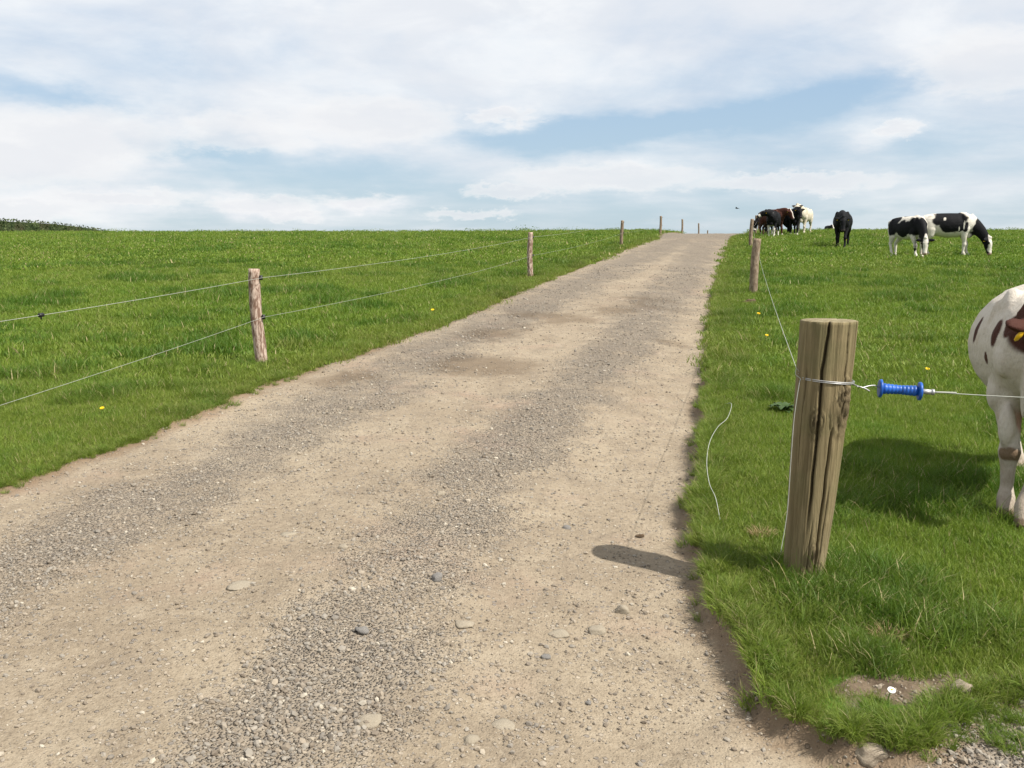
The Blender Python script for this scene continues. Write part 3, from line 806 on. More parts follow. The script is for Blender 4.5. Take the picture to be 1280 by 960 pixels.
left_pts = [p1, p2, p3, p4, p5, p6, p7]
llab = ['mottled peeled fence post nearest the camera left of the track', 'reddish fence post second from the camera on the left of the track', 'dark fence post standing against the field edge, third on the left of the track',
        'fence post at the left verge where the track meets the skyline', 'thin post top against the sky just left of the crest', 'short post top half hidden behind the crest of the track', 'tiny post tip barely showing behind the crest']
lean = [(-.025, .0), (-.005, 0), (-.0, 0), (-.01, 0), (0, 0), (0, 0), (0, 0)]
hs = [.945, .955, .92, .93, .93, .93, .93]
for i, p in enumerate(left_pts):
    o = post_mesh('fence_post', hs[i], .056 if i < 3 else .058, M['peeled'] if i < 2 else M['brown'], lean[i], i + 1); o.location = p
    tag(o, llab[i], 'fence post', 'fence posts along the left of the track')
    if i < 4:
        for hz in (.86, .48): insulator(o, (.062 + lean[i][0] * hz, -.02, hz))
    if i < 3: foot_tufts(p.x, p.y, 26, .08, (4, 8) if i else (12, 14), (.35, .5) if i else (.7, 1.1))
pA = P(940, 368); pB = P(938, 310); pC = Vector((11.97, 46., 0)); pD = Vector((16.05, 61., 0))
for q in (pC, pD): q.z = gz(q.x, q.y)
right_pts = [pA, pB, pC, pD]
rlab = ['brown fence post leaning right, nearest of those beyond the gate post', 'brown fence post standing behind the leaning one at the right verge', 'dark fence post before the cow huddle, taller against the sky', 'farthest post right of the track, touching the huddled cows']
rlean = [(.06, 0), (.02, 0), (.0, 0), (.02, 0)]
for i, p in enumerate(right_pts):
    o = post_mesh('fence_post', [.955, .98, .98, .98][i], .068 if i == 0 else .062, M['brown'], rlean[i], i + 20); o.location = p
    tag(o, rlab[i], 'fence post', 'fence posts along the right of the track')
    if i < 2: insulator(o, (.06, -.03, .72))
    if i < 2: foot_tufts(p.x, p.y, 26, .09, (4, 8), (.35, .5))
def wire(points, r, sag):
    b = MB(); out = []
    for (a, c), s in zip(zip(points[:-1], points[1:]), sag):
        n = 16
        for k in range(n):
            t = k / n; out.append(a + (c - a) * t - Vector((0, 0, s * 4 * t * (1 - t))))
    out.append(points[-1]); b.tube(out, r, 5); return b
off = Vector((.06, -.045, 0))
pm = p1 + (p1 - p2) * 1.05; pm.z = gz(pm.x, pm.y)
topw = [pm + Vector((0, 0, .80))] + [p + off + Vector((0, 0, .86)) for p in left_pts]
loww = [pm + Vector((0, 0, .42))] + [p + off + Vector((0, 0, .48)) for p in left_pts]
a0 = Vector(at_y(-60, 405, 5.55)); a1 = Vector(at_y(-60, 520, 5.55))
topw[0] = a0 + (a0 - topw[1]) * .6; loww[0] = a1 + (a1 - loww[1]) * .6 + Vector((0, 0, .0))
wt = wire(topw, .0018, [.03, .05, .06, .05, .04, .04, .04]).build('fence_wire', M['cord'])
tag(wt, 'upper pale wire of the fence left of the track', 'wire', 'wires of the left fence')
b = MB(); j = Vector(at_y(36, 391, 6.2)); 
# joiner sits on the wire
tpar = None
best = min(range(len(wt.data.vertices)), key=lambda k: abs(wt.data.vertices[k].co.x / wt.data.vertices[k].co.y - j.x / j.y) if wt.data.vertices[k].co.y > 1 else 9)
jc = Vector(wt.data.vertices[best].co)
dirw = (topw[1] - topw[0]).normalized()
b.tube([jc - dirw * .02, jc - dirw * .018, jc + dirw * .018, jc + dirw * .02], [.008, .014, .014, .008], 10); b.tube([jc, jc + Vector((0, 0, -.03))], .006, 8)
b.build('wire_joiner', M['black'], wt)
tag(wire(loww, .0016, [.03, .06, .06, .05, .04, .04, .04]).build('fence_wire', M['cord']), 'lower slack wire of the fence left of the track', 'wire', 'wires of the left fence')
rw_ = [lp, pA + Vector((.07, -.03, .72)), pB + Vector((.06, -.03, .72)), pC + Vector((.05, -.03, .72)), pD + Vector((.05, -.03, .72))]
tag(wire(rw_, .0015, [.05, .05, .05, .05]).build('fence_wire', M['cord']), 'pale wire running from the gate post up the right verge posts', 'wire')

# ------------------------------------------------------------------ cows
BLACK = (.0055, .0055, .0068); WHITE = (.60, .56, .49); BROWN = (.058, .020, .013); CREAM = (.52, .47, .375); PINK = (.42, .26, .20); ROAN = (.055, .03, .028)
def head_frame(poll, muz):
    t = (muz - poll).normalized(); s = t.cross(Vector((0, 0, 1)))
    if s.length < .05: s = Vector((0, -1, 0))
    s.normalize(); w = s.cross(t); return t, s, w       # forward, right, up of the head
def make_cow(label, loc, yaw, sc, poll, muz, basec, patches, feet=(0, 0, 0, 0), voxel=.016, group=None, tags=True, dirty=0.0, belly=1.0, neckmid=None, udder=False, earroll=0.0, ear_len=.17, knee=None, latoff=(0, 0, 0, 0), extra=()):
    root = empty('cow', loc, yaw, sc); tag(root, label, 'cow', group)
    b = MB(); poll = Vector(poll); muz = Vector(muz)
    secs = [(-.81, 1.07, .07, .08), (-.77, 1.05, .15, .15), (-.68, 1.02, .215, .20), (-.52, .97, .285, .245), (-.30, .925, .335, .275), (-.02, .90, .36, .305), (.22, .905, .352, .288), (.40, .925, .335, .245), (.54, .925, .295, .215), (.65, .90, .22, .17), (.72, .88, .12, .10)]
    b.tube([(s[0], 0, s[1] - (1 - belly) * .1 * 0) for s in secs], [(s[3] * belly, s[2]) for s in secs], 24)
    for sy in (-1, 1):                              # hips, pins, shoulder blades, ribs
        b.ellipsoid((-.50, sy * .155, 1.145), (.10, .05, .06)); b.ellipsoid((-.78, sy * .085, 1.09), (.05, .045, .05))
        b.ellipsoid((.40, sy * .17, .99), (.13, .085, .26)); b.ellipsoid((.42, sy * .185, .80), (.12, .075, .15)); b.ellipsoid((-.52, sy * .16, .90), (.20, .11, .27))
    b.ellipsoid((.36, 0, 1.20), (.16, .07, .09)); b.ellipsoid((.55, 0, .66), (.13, .075, .13))
    nb = Vector((.46, 0, 1.01)); t, s, w = head_frame(poll, muz)
    hl_ = .46; hd = poll
    nm = Vector(neckmid) if neckmid else (nb * .48 + poll * .52 + Vector((.02, 0, .03)))
    npts = catmull([nb, nm, poll + t * .05 - w * .03], 5)
    kk = np.linspace(0, 1, len(npts))
    b.tube(npts, [(float(np.interp(q, [0, .5, 1], [.175, .115, .085])), float(np.interp(q, [0, .5, 1], [.29, .185, .115]))) for q in kk], 20)
    # dewlap
    dl = catmull([Vector((.60, 0, .68)), (nm + Vector((.02, 0, -.17)) if not neckmid else Vector((nm.x, nm.y, nm.z - .19))), poll + t * .15 - w * .10], 5)
    b.tube(dl, [(.028, .05)] * len(dl), 10)
    prof = [(-.05, .05, .055, 0), (.0, .080, .085, 0), (.06, .098, .105, -.01), (.14, .108, .118, -.02), (.22, .095, .112, -.03), (.30, .074, .092, -.035), (.38, .068, .076, -.035), (.43, .076, .070, -.035), (.47, .066, .056, -.035), (.49, .040, .035, -.035)]
    b.tube([hd + t * q[0] + w * q[3] for q in prof], [(q[1], q[2]) for q in prof], 20, up=w)
    for sg in (-1, 1):                               # ears, brow, nostril rolls
        ec = hd + t * .035 + s * sg * (.085 + ear_len * .5) + w * (-.01 + earroll); rot = Matrix((s * sg, t, w)).transposed()
        b.ellipsoid(ec, (ear_len * .62, .055, .026), rot, 12, 8); b.ellipsoid(hd + t * .14 + s * sg * .085 + w * .045, (.035, .045, .035))
        b.ellipsoid(hd + t * .455 + s * sg * .045 - w * .02, (.03, .03, .03))
    b.ellipsoid(hd - t * .01 + w * .06, (.06, .06, .05))
    yl = (.145, .145, .155, .155)
    ff, hf = .47, -.60
    # feet order: front left, front right, hind left, hind right
    for q, (sy, front) in enumerate([(1, 1), (-1, 1), (1, 0), (-1, 0)]):
        dx = feet[q]; yy = sy * (.135 if front else .155)
        if front:
            pts = [(.40, yy * 1.15, .86), (.40, yy * 1.2, .70), (.42 + dx * .25, yy * 1.12, .56), (.455 + dx * .55, yy, .41), (.465 + dx * .62, yy, .345), (.452 + dx * .7, yy, .275), (.455 + dx * .85, yy, .15), (.47 + dx * .93, yy, .09), (.50 + dx, yy, .03), (.515 + dx, yy, -.015)]
            rd = [(.09, .13), (.085, .115), (.070, .080), (.050, .056), (.061, .064), (.043, .044), (.035, .037), (.050, .050), (.047, .052), (.058, .064)]
        else:
            pts = [(-.55, yy * .9, .92), (-.50, yy * 1.05, .76), (-.52 + dx * .2, yy * 1.08, .62), (-.62 + dx * .5, yy, .49), (-.675 + dx * .6, yy, .43), (-.66 + dx * .68, yy, .36), (-.63 + dx * .85, yy, .17), (-.615 + dx * .92, yy, .10), (-.585 + dx, yy, .03), (-.57 + dx, yy, -.015)]
            rd = [(.12, .20), (.115, .17), (.085, .12), (.05, .072), (.050, .066), (.042, .052), (.038, .042), (.046, .052), (.050, .055), (.055, .060)]
        pts = [(p_[0], p_[1] + latoff[q] * min(1, max(0, (.62 - p_[2]) / .5)), p_[2]) for p_ in pts]
        b.tube(pts, rd, 14, up=(1, 0, 0))
    for ec_, er_ in extra: b.ellipsoid(ec_, er_)
    if udder: b.ellipsoid((-.42, 0, .60), (.17, .13, .11))
    # tail
    tl = catmull([(-.80, 0, 1.13), (-.86, 0, 1.08), (-.875, .0, .90), (-.86, .02, .66), (-.86, .03, .50)], 4)
    b.tube(tl, [.030, .030, .027, .025, .024, .023, .022, .022, .022, .022, .022, .024, .028, .034, .036, .036, .022][:len(tl)], 10, up=(0, 1, 0))
    body = b.build('body', M['coat'], None, True, True)
    md = body.modifiers.new('r', 'REMESH'); md.mode = 'VOXEL'; md.voxel_size = voxel; md.use_smooth_shade = True
    ms = body.modifiers.new('s', 'SMOOTH'); ms.factor = .5; ms.iterations = int(7 * (.016 / voxel) ** 1.2)
    dg = bpy.context.evaluated_depsgraph_get(); me = bpy.data.meshes.new_from_object(body.evaluated_get(dg))
    old = body.data; body.modifiers.clear(); body.data = me; bpy.data.meshes.remove(old); me.name = 'body'
    if not me.materials: me.materials.append(M['coat'])
    body.parent = root
    me.polygons.foreach_set('use_smooth', [True] * len(me.polygons))
    co = np.empty(len(me.vertices) * 3, np.float32); me.vertices.foreach_get('co', co); co = co.reshape(-1, 3).astype(float)
    col = np.tile(np.array(basec, float), (len(co), 1))
    sdn = sum(map(ord, label)) % 13
    wr = np.stack([vnoise3(co * 6 + 3, sdn) - .5, vnoise3(co * 6 + 13, sdn + 1) - .5, vnoise3(co * 6 + 23, sdn + 2) - .5], 1) * .26 + np.stack([vnoise3(co * 15 + 3, sdn) - .5, vnoise3(co * 15 + 9, sdn) - .5, vnoise3(co * 15 + 17, sdn) - .5], 1) * .14
    for pa in patches:
        c, r, cc = pa[:3]
        if c == 'head':               # in head coordinates: along, across(|.|), up
            rel = co - np.array(poll); qv = np.stack([rel @ np.array(t), rel @ np.array(s), rel @ np.array(w)], 1); q_ = (qv - np.array(pa[3])) + wr * .25
        else: q_ = co - np.array(c) + wr * min(1.0, min(r) / .14)
        dd = np.sqrt(((q_ / np.array(r)) ** 2).sum(1)); k = sstep(1.12, .92, dd)[:, None]
        col = col * (1 - k) + np.array(cc) * k
    rel = co - np.array(poll); al = rel @ np.array(t); near = (np.linalg.norm(rel - al[:, None] * np.array(t), axis=1) < .16)
    k = (sstep(.42, .46, al) * near)[:, None]; mc = np.array((.05, .04, .04) if sum(basec) < .2 else (.38, .25, .2)); col = col * (1 - k) + mc * k
    k = sstep(.055, .035, co[:, 2])[:, None]; col = col * (1 - k) + np.array((.09, .07, .05)) * k
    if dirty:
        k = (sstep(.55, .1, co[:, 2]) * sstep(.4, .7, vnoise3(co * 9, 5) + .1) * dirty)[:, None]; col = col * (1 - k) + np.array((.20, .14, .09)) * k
    attr(me, 'coat', np.concatenate([col, np.ones((len(co), 1))], 1), 'FLOAT_COLOR')
    for sg in (-1, 1):
        e_ = MB().ellipsoid(hd + t * .15 + s * sg * .098 + w * .035, (.024, .024, .024), None, 10, 6).build('eye', M['eye'], root)
        if tags:
            rot = Matrix((s * sg, t, w)).transposed()
            g = MB(); cpos = hd + t * .075 + s * sg * (.10 + ear_len * .45) + w * (-.045 + earroll)
            g.ellipsoid(cpos, (.028, .010, .036), rot, 8, 4); g.build('ear_tag', M['tagm'], root)
    return root
UP = dict(poll=(.93, 0, 1.27), muz=(1.32, 0, 1.05))
def place(u, v, fx=0.0, yaw=0.0, dist=None):
    """ground point under a pixel, shifted so that local point (fx,0) lands there"""
    p = hit(u, v); return p
def cow_at(u, d, yaw, fwd=0.0, lat=0.0, sc=1.0):
    p = np.array([(u - 640) / F * d * 1.0, d])
    c, s = math.cos(yaw), math.sin(yaw)
    q = p - sc * np.array([c * fwd - s * lat, s * fwd + c * lat])
    return Vector((q[0], q[1], gz(q[0], q[1]) + 0.005))
HG = 'heifers grazing in the right field'; HD = 'heifers huddled on the crest'

# the near red and white cow at the right edge
yaw = R(244); scn = .92
pf = hit(1255, 646); cN, sN = math.cos(yaw), math.sin(yaw); fwd, lat = .455, -.135
q = pf - scn * np.array([cN * fwd - sN * lat, sN * fwd + cN * lat])
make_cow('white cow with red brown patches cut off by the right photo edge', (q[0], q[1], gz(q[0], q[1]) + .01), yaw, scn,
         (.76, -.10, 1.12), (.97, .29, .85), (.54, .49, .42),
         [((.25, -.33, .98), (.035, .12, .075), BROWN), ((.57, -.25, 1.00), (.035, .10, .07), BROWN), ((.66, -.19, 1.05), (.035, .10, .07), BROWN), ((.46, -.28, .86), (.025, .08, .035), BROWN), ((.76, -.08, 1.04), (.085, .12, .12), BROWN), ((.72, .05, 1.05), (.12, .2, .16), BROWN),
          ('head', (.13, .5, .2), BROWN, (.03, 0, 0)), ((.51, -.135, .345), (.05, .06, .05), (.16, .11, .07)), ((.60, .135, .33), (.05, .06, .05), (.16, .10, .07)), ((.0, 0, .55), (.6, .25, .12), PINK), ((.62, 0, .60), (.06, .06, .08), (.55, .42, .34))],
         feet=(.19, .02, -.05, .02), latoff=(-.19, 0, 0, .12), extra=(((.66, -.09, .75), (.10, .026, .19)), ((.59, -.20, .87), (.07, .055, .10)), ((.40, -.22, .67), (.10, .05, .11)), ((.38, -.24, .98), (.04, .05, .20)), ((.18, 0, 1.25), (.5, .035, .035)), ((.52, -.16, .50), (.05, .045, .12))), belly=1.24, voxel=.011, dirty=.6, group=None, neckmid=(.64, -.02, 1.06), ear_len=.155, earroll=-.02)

W = WHITE; K = BLACK
# two black and white cows grazing (patches on their right flanks, y < 0, face the viewer)
y1 = R(-74)
make_cow('black and white cow grazing head on with a white face, left of the grazing pair', cow_at(1126, 27.0, y1, -.1, 0, .93), y1, .93, (1.02, -.20, .56), (1.12, -.28, .10), W,
         [((-.35, -.25, 1.02), (.26, .3, .30), K), ((.10, -.28, .86), (.30, .3, .24), K), ((.45, -.1, .95), (.20, .28, .26), K), ((-.05, .1, 1.28), (.14, .2, .10), K), ((-.55, .1, 1.2), (.14, .25, .12), K), ((.75, -.1, .85), (.22, .25, .40), K), ((-.72, 0, 1.02), (.06, .2, .12), K), ((.52, -.14, .25), (.07, .06, .05), K),
          ('head', (.5, .5, .5), K, (.1, 0, 0)), ('head', (.36, .075, .2), W, (.22, 0, .1)), ((.05, .28, .8), (.3, .12, .3), K)],
         feet=(.02, .10, -.12, .12), group=HG)
y2 = R(-15)
make_cow('black and white cow grazing side on with a white rump, right of the grazing pair', cow_at(1176, 27.6, y2, -.05, 0, 1.0), y2, 1.0, (1.06, -.06, .52), (1.15, -.12, .07), W,
         [((-.01, -.2, 1.12), (.47, .5, .26), K), ((-.10, -.3, .95), (.2, .2, .2), K), ((.05, -.3, .88), (.26, .2, .20), K), ((.30, -.3, .86), (.10, .15, .22), K), ((-.30, -.28, 1.02), (.12, .2, .10), K), ((-.78, -.12, .98), (.07, .12, .22), K), ((.43, -.3, .82), (.14, .16, .20), K), ((.80, 0, .82), (.20, .3, .36), K), ((-.60, .15, .66), (.12, .1, .06), K), ((.28, -.3, 1.15), (.12, .3, .18), K),
          ((-.16, -.30, 1.10), (.035, .1, .06), W), ((.38, -.32, .90), (.022, .12, .16), W), ((.24, -.32, .78), (.02, .1, .09), W), ('head', (.5, .5, .5), K, (.1, 0, 0)), ('head', (.30, .06, .2), W, (.20, .03, .1))],
         feet=(.10, -.06, .12, -.02), group=HG, udder=False)
y3 = R(-113)
make_cow('all black cow walking towards the track alone in mid field', cow_at(1047, 32.2, y3, .2, 0, 1.0), y3, 1.0, (.95, .06, 1.02), (1.12, .10, .60), K, [((.3, .1, 1.25), (.2, .2, .06), (.03, .025, .025))], feet=(.16, -.06, -.14, .14), group=HG, belly=1.08)
# the huddle on the crest
y4 = R(-114)
make_cow('black cow with white legs and neck patch looking left at the front of the huddle', cow_at(960, 41.5, y4, .47, 0, .95), y4, .95, (.86, -.20, 1.20), (1.00, -.58, 1.0), K,
         [((.60, -.10, 1.08), (.06, .2, .12), W), ((.5, 0, .28), (.2, .3, .33), W), ((.3, 0, .55), (.4, .2, .08), W), ('head', (.05, .3, .3), W, (.38, 0, 0)), ((-.6, 0, .15), (.3, .3, .25), W)], feet=(.12, -.1, .1, -.05), group=HD)
y5 = R(-62)
make_cow('red brown cow with a white blaze turned right in the huddle', cow_at(962, 43.6, y5, .1, 0, 1.0), y5, 1.0, (.94, .12, 1.19), (1.16, .22, .80), BROWN,
         [('head', (.40, .055, .2), W, (.20, 0, .1)), ((.5, 0, .06), (.2, .3, .12), W), ((-.6, 0, .06), (.3, .3, .12), W), ((-.7, 0, .8), (.3, .4, .6), ROAN)], feet=(.08, -.08, -.1, .1), group=HD)
y6 = R(176)
make_cow('dark cow with lowered head half hidden at the left of the huddle', cow_at(960, 45.0, y6, .2, 0, .95), y6, .95, (1.00, .05, .74), (1.10, .1, .30), K, [('head', (.06, .1, .2), W, (.40, 0, .05)), ((.5, 0, .15), (.2, .3, .2), ROAN)], feet=(.1, -.1, 0, 0), group=HD)
y7 = R(-100)
make_cow('black cow with white feet facing the camera in the middle of the huddle', cow_at(987, 44.6, y7, .2, 0, 1.03), y7, 1.03, (.90, .14, 1.22), (1.14, .20, .86), K, [((.5, 0, .06), (.2, .3, .1), W), ((-.6, 0, .06), (.3, .3, .12), W)], feet=(.1, -.05, 0, .05), group=HD, belly=1.05)
y8 = R(-122)
make_cow('cream white cow with dark ears at the right of the huddle', cow_at(1000, 47.2, y8, 0, 0, 1.06), y8, 1.06, (.86, -.12, 1.34), (1.12, -.10, 1.05), CREAM, [((-.35, .15, 1.22), (.1, .12, .09), (.05, .04, .04)), ('head', (.06, .4, .1), (.05, .04, .04), (.03, .28, 0)), ('head', (.06, .14, .1), (.05, .04, .04), (.03, -.24, 0)), ((-.75, .1, .72), (.14, .14, .2), (.25, .2, .14))], feet=(.06, -.05, .1, -.1), group=HD)
y9 = R(-90)
pe_ = cow_at(1031, 86, y9, 0)
make_cow('distant black and white cow with only its head and back above the skyline', pe_, y9, 1.0, (.95, 0, 1.20), (1.25, 0, .9), K, [((.35, 0, 1.2), (.5, .09, .2), W), ('head', (.4, .06, .3), W, (.2, 0, .1))], group=None, tags=False)

# ------------------------------------------------------------------ small plants and droppings
def flower(u, v, hgt, r, kind, label):
    p = P(u, v); root = empty(kind, p)
    tag(root, label, 'flower', 'dandelions in the pasture' if kind == 'dandelion' else None)
    MB().tube([(0, 0, -.02), (.004, 0, hgt * .6), (.01, -.004, hgt)], .0022, 6, up=(0, 1, 0)).build('stem', M['stem'], root)
    b = MB(); c = Vector((.01, -.004, hgt)); til = Matrix.Rotation(R(25), 3, 'X')
    for ring_, rad, tz in ((16, 1.0, .1), (12, .65, .35)):
        for k in range(ring_):
            a = 2 * math.pi * k / ring_ + ring_; d_ = Vector((math.cos(a), math.sin(a), tz)); s_2 = Vector((-math.sin(a), math.cos(a), 0)) * r * .2
            i0 = len(b.v); b.v += [c + til @ (d_ * r * .15 - s_2 * .5), c + til @ (d_ * r * .15 + s_2 * .5), c + til @ (d_ * r * rad + s_2), c + til @ (d_ * r * rad * 1.08), c + til @ (d_ * r * rad - s_2)]
            b.f.append((i0, i0 + 1, i0 + 2, i0 + 3, i0 + 4))
    b.build('petals', M['petal_y'] if kind == 'dandelion' else M['petal_w'], root)
    if kind == 'daisy': MB().ellipsoid(c + til @ Vector((0, 0, r * .25)), (r * .3, r * .3, r * .18), til, 10, 6).build('flower_centre', M['petal_y'], root)
flower(127, 523, .08, .015, 'dandelion', 'yellow dandelion in the verge at the far left edge of the photo')
flower(1157, 473, .09, .018, 'dandelion', 'yellow dandelion just above the blue gate handle')
flower(957, 428, .08, .018, 'dandelion', 'yellow dandelion in the verge left of the top of the gate post')
flower(947, 400, .09, .022, 'dandelion', 'yellow dandelion below the leaning brown fence post')
flower(1056, 303, .10, .05, 'dandelion', 'yellow flower in the grass at the feet of the lone black cow')
flower(540, 395, .09, .022, 'dandelion', 'yellow dandelion in the left verge beside the middle of the track')
flower(1109, 880, .05, .012, 'daisy', 'single white daisy on the grass tip at the bottom right')
def dry_clump(u, v, s, label):
    p = P(u, v); o = tuft('dry_grass_clump', 120, .05 * s, .03, .075, .003, 1.4, M['dry'], 3, 1.0); COL.objects.link(o); o.location = p + Vector((0, 0, .03)); tag(o, label, 'dry grass')
dry_clump(952, 674, 1.0, 'straw coloured clump of dead grass left of the gate post foot')
dry_clump(1110, 802, 1.2, 'straw coloured clump of dead grass in front of the gate post')
def pat(u, v, r, label):
    p = P(u, v); b = MB(); b.ellipsoid((0, 0, 0), (r, r * .8, r * .28), None, 18, 10); b.ellipsoid((r * .2, -.1 * r, r * .2), (r * .6, r * .5, r * .22), None, 14, 8)
    for k, q in enumerate(b.v): b.v[k] = q * (1 + .3 * (float(vnoise(q.x / r * 3 + 5, q.y / r * 3, 4)) - .5))
    o = b.build('cow_pat', M['dung']); o.location = p + Vector((0, 0, r * .2)); tag(o, label, 'dung')
def dock(u, v, r, label):
    p = P(u, v); b = MB(); rr = np.random.default_rng(int(u))
    for k in range(11):
        a = 2.4 * k; L = r * rr.uniform(.7, 1.1); up_ = rr.uniform(.5, 1.1); d_ = Vector((math.cos(a), math.sin(a), 0)); s_ = Vector((-math.sin(a), math.cos(a), 0)); i0 = len(b.v)
        for q in range(6):
            t = q / 5; w_ = r * .22 * math.sin(math.pi * min(.08 + t * .9, .97)) + .002; c = d_ * (L * t) + Vector((0, 0, r * up_ * (t - .75 * t * t) * 1.4 + .01))
            b.v += [c - s_ * w_ + Vector((0, 0, w_ * .4)), c, c + s_ * w_ + Vector((0, 0, w_ * .4))]
        for q in range(5):
            j = i0 + 3 * q; b.f += [(j, j + 1, j + 4, j + 3), (j + 1, j + 2, j + 5, j + 4)]
    o = b.build('dock_plant', M['dock']); o.location = p; tag(o, label, 'weed')
dock(979, 518, .13, 'dark broad leaved dock plant behind the left side of the gate post')
dock(1222, 792, .07, 'small broad leaved weed in the grass between the daisy and the cow')
pat(936, 380, .13, 'dried brown cow pat at the foot of the leaning fence post')
pat(800, 671, .024, 'small dark dropping on the track just above the post shadow')
# ------------------------------------------------------------------ grass object (after the post-foot tufts are in)
cat_ = lambda k: np.concatenate(G[k])
tag(scatter('grass', cat_('p'), cat_('r'), cat_('s'), cat_('v'), gcoll, dict(lush=cat_('lush'), yellow=cat_('yel'))), 'short green pasture grass with darker tufts', 'grass', kind='stuff')

# ------------------------------------------------------------------ hedge beyond the brow on the left
def hedge():
    line = [(-90, 84), (-62, 87), (-50, 90), (-48, 96), (-53, 116), (-56, 128), (-50, 140)]
    tops = [(-420, 268), (-120, 271), (0, 273.5), (40, 275.5), (80, 279), (110, 283), (150, 290), (200, 296)]
    V = []; Fc = []; T = []
    r = np.random.default_rng(9)
    for i in range(14000):
        u = r.uniform(-420, 160); dd = 92 + sstep(-60, 150, u) * 34 + r.uniform(-1.2, 1.2)
        vt = np.interp(u, [q[0] for q in tops], [q[1] for q in tops])
        top = at_y(u, vt, dd); lo = base(top[0], dd) - .1
        hh = max(top[2] - lo, .3); k = r.random() ** .7
        c = np.array([top[0], dd, lo + hh * k + r.normal(0, .05) + .08 * (fbm(np.array([u * .06]), np.array([0.]), 3, 91)[0] - .5)])
        sz = r.uniform(.06, .15); ax1 = r.normal(size=3); ax1 /= np.linalg.norm(ax1); ax2 = np.cross(ax1, r.normal(size=3)); ax2 /= np.linalg.norm(ax2)
        b0 = len(V); V += [c - ax1 * sz, c + ax2 * sz * .7, c + ax1 * sz, c - ax2 * sz * .7]; Fc.append((b0, b0 + 1, b0 + 2, b0 + 3)); T += [r.random()] * 4
    us = np.linspace(-420, 150, 60); b0 = len(V)
    for off_ in (-.7, .7):
        for u in us:
            dd = 92 + float(sstep(-60, 150, u)) * 34; vt = np.interp(u, [q[0] for q in tops], [q[1] for q in tops]); top = at_y(u, vt, dd); lo = float(base(top[0], dd)) - .3
            V += [np.array([top[0], dd + off_, lo]), np.array([top[0], dd + off_, max(top[2] - .25, lo + .05)])]; T += [.2, .2]
    n = len(us)
    for k in range(n - 1):
        a = b0 + 2 * k; c = b0 + 2 * n + 2 * k
        Fc += [(a, a + 2, a + 3, a + 1), (c, c + 1, c + 3, c + 2), (a + 1, a + 3, c + 3, c + 1)]
    o = mesh_obj('hedge', V, Fc, M['hedge'], None, False); attr(o.data, 'tint', T)
    tag(o, 'dark clipped hedge on the skyline beyond the left field', 'hedge')
hedge()
# bird
bp = at_y(921, 260.5, 40)
b = MB(); b.tube([(-.07, 0, 0), (-.04, 0, .005), (.0, 0, .008), (.05, 0, .006), (.075, 0, .004)], [.006, .02, .026, .018, .005], 8)
for sy in (-1, 1):
    i0 = len(b.v); b.v += [Vector(q) for q in [(.03, sy * .015, .012), (-.03, sy * .015, .012), (.02, sy * .09, .04), (-.02, sy * .09, .042), (-.04, sy * .19, .015), (.03, sy * .015, .004), (-.03, sy * .015, .004), (.02, sy * .09, .034), (-.02, sy * .09, .036)]]
    b.f += [(i0, i0 + 1, i0 + 3, i0 + 2), (i0 + 2, i0 + 3, i0 + 4), (i0 + 5, i0 + 7, i0 + 8, i0 + 6), (i0 + 7, i0 + 4, i0 + 8)]
o = b.build('bird', M['bird']); o.location = bp; o.rotation_euler = (.2, -.1, 2.4); tag(o, 'small dark bird flying over the crest of the track', 'bird')

# ------------------------------------------------------------------ light and sky
SUN_EL = 50.5; SDIR = Vector((.85, -.53, 0)).normalized()
tos = Vector((SDIR.x * math.cos(R(SUN_EL)), SDIR.y * math.cos(R(SUN_EL)), math.sin(R(SUN_EL))))
sl = bpy.data.lights.new('sun', 'SUN'); sl.energy = 5.0; sl.angle = R(.53); sl.color = (1, .955, .88)
so = bpy.data.objects.new('sun', sl); COL.objects.link(so); so.rotation_euler = tos.to_track_quat('Z', 'Y').to_euler(); so.location = (0, 0, 30)
world = bpy.data.worlds.new('World'); scene.world = world; world.use_nodes = True
nt = NT(world.node_tree); bg = nt.n['Background']
sky = nt.n.new('ShaderNodeTexSky'); sky.sky_type = 'NISHITA'; sky.sun_disc = False; sky.sun_elevation = R(SUN_EL); sky.sun_rotation = math.atan2(SDIR.x, SDIR.y)
sky.air_density = 1.0; sky.dust_density = .7; sky.ozone_density = 1.5
dirv = nt.coord('Generated'); sx, sy, sz = nt.sep(dirv)
az = nt.math('MULTIPLY', nt.math('ARCTAN2', sx, sy), 57.2958); el = nt.math('MULTIPLY', nt.math('ARCSINE', sz), 57.2958)
zc = nt.math('ADD', nt.math('MAXIMUM', sz, 0.0), .10)
pl = nt.comb(nt.math('DIVIDE', sx, zc), nt.math('DIVIDE', sy, zc), 0.0)
n1 = nt.noise(pl, .55, 7, .56, .35); n2 = nt.noise(nt.mapping(pl, (1, 1.2, 1), (4.3, 1.7, 0)), 1.6, 6, .58, .3)
ae = nt.comb(az, nt.math('MULTIPLY', el, 2.4), 0.0)
n3 = nt.noise(ae, .06, 7, .6, .4)
wob = nt.math('MULTIPLY', nt.math('SUBTRACT', nt.noise(ae, .11, 6, .6), .5), 3.6)
wob2 = nt.math('MULTIPLY', nt.math('SUBTRACT', nt.noise(nt.mapping(ae, (1, 1, 1), (31, 7, 0)), .16, 5, .6), .5), 9.0)
wS = nt.math('MULTIPLY', nt.math('SUBTRACT', nt.noise(ae, .45, 6, .65), .5), 2.2)
wS2 = nt.math('MULTIPLY', nt.math('SUBTRACT', nt.noise(nt.mapping(ae, (1, 1, 1), (31, 7, 0)), .4, 5, .65), .5), 6.0)
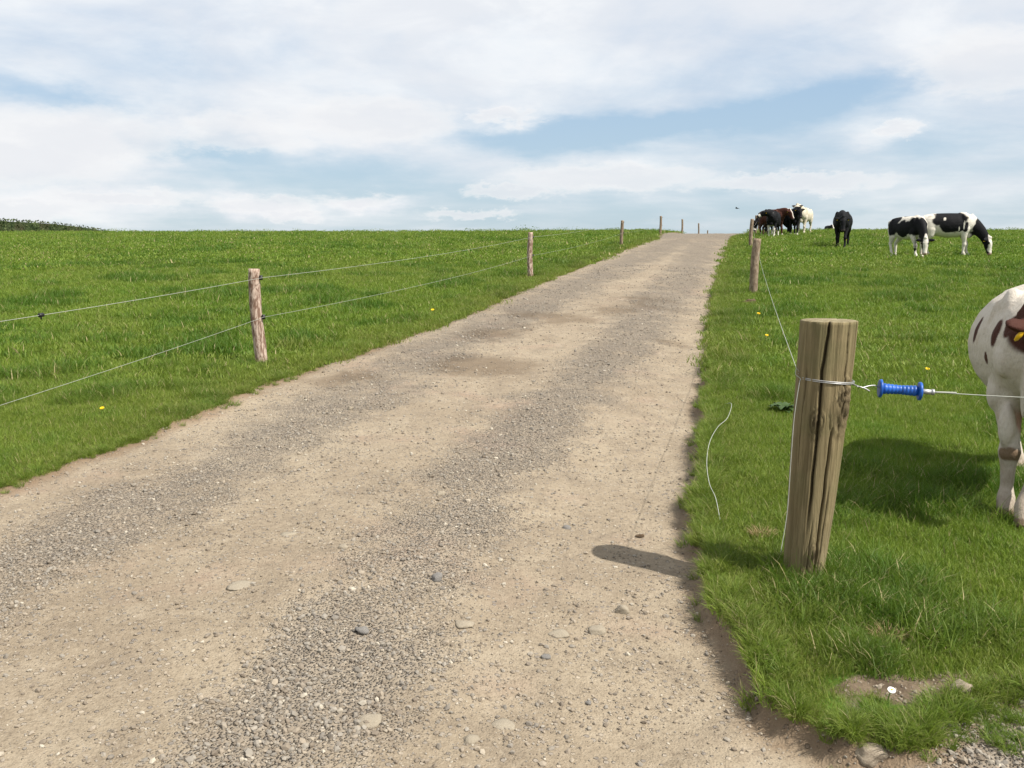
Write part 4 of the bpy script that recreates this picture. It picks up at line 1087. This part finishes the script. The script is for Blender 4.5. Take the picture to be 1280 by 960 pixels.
def blob(u, v, ru, rv, tilt=0.0, wob2=wob2, wob=wob):
    """soft patch of sky centred in a compass direction, sizes in degrees"""
    d_ = ray(u, v); a0_ = math.degrees(math.atan2(d_[0], d_[1])); e0_ = math.degrees(math.asin(d_[2] / np.linalg.norm(d_)))
    da = nt.math('ADD', nt.math('SUBTRACT', az, a0_), wob2)
    de = nt.math('ADD', nt.math('SUBTRACT', nt.math('SUBTRACT', el, e0_), nt.math('MULTIPLY', da, tilt)), wob)
    q = nt.math('ADD', nt.math('POWER', nt.math('DIVIDE', da, ru), 2.0), nt.math('POWER', nt.math('DIVIDE', de, rv), 2.0))
    return nt.math('EXPONENT', nt.math('MULTIPLY', q, -1.0))
cov = nt.math('ADD', nt.math('MULTIPLY', n1, .5), nt.math('MULTIPLY', n3, .5))
cov = nt.math('ADD', cov, nt.smooth(el, 1, 18, -.05, .20))
for u, v, ru, rv, ti, am in [(905, 147, 11, .85, .13, -.30), (690, 168, 7, .75, .05, -.22), (235, 178, 2.6, .8, -.15, -.42), (70, 118, 5, .7, -.1, -.2), (330, 215, 9, 1.2, 0, -.16), (480, 250, 10, 1.2, 0, -.08), (1000, 185, 12, 1.2, 0, -.06),
                        (90, 185, 6.5, 1.7, -.10, .30), (420, 165, 8, 1.8, -.12, .26), (450, 250, 2.6, .45, 0, .34), (330, 258, 3.0, .6, -.1, .28), (150, 248, 5, .6, 0, .14), (1225, 65, 6, 1.8, 0, .14), (780, 225, 8, 1.2, 0, .09), (1125, 162, 1.8, .5, 0, .16), (30, 262, 5, .8, 0, .12), (620, 145, 2.4, .7, 0, .12)]:
    cov = nt.math('ADD', cov, nt.math('MULTIPLY', blob(u, v, ru, rv, ti), am))
mask = nt.smooth(nt.math('ADD', cov, nt.math('MULTIPLY', nt.math('SUBTRACT', n2, .5), .22)), .30, .72)
puff = None
for u, v, ru, rv in [(450, 252, 2.4, .50), (330, 257, 3.0, .60), (362, 270, 1.8, .35), (150, 247, 5, .5), (25, 262, 4.5, .8), (110, 172, 5.5, 1.7), (30, 200, 6, 1.5), (1125, 160, 1.3, .45), (1240, 80, 4.5, 1.8), (760, 222, 7, .9), (635, 145, 1.8, .6), (640, 240, 3, .5), (470, 150, 5.5, 1.4), (300, 165, 4, 1.2), (990, 228, 6, .6), (585, 268, 3, .35)]:
    b_ = blob(u, v, ru, rv, 0.0, wS2, wS); puff = b_ if puff is None else nt.math('MAXIMUM', puff, b_)
shade = nt.smooth(nt.noise(nt.vmath('ADD', ae, (13., 5.0, 0.)), .10, 6, .58, .5), .38, .68)
cloud = nt.mix(shade, (8.9, 9.15, 9.6), (10.3, 10.4, 10.5))
blue = nt.mix(nt.smooth(el, 0, 16), (5.9, 7.6, 8.9), (4.5, 6.6, 9.3))
cloud2 = nt.mix(nt.smooth(puff, .35, .9), (10.4, 10.3, 10.2), (9.0, 9.1, 9.4))
nsky = nt.mix(.72, sky.outputs[0], blue)
final = nt.mix(nt.math('MULTIPLY', mask, .93), nsky, cloud)
final = nt.mix(nt.math('MULTIPLY', nt.smooth(puff, .20, .70), .62), final, cloud2)
nt.l.new(final, bg.inputs[0]); bg.inputs[1].default_value = .064

scene.view_settings.view_transform = 'Standard'; scene.view_settings.look = 'None'; scene.view_settings.exposure = .57; scene.view_settings.gamma = 1
scene.view_settings.use_curve_mapping = False
scene.render.engine = 'CYCLES'
scene.cycles.max_bounces = 4; scene.cycles.transparent_max_bounces = 4
scene.cycles.use_denoising = True
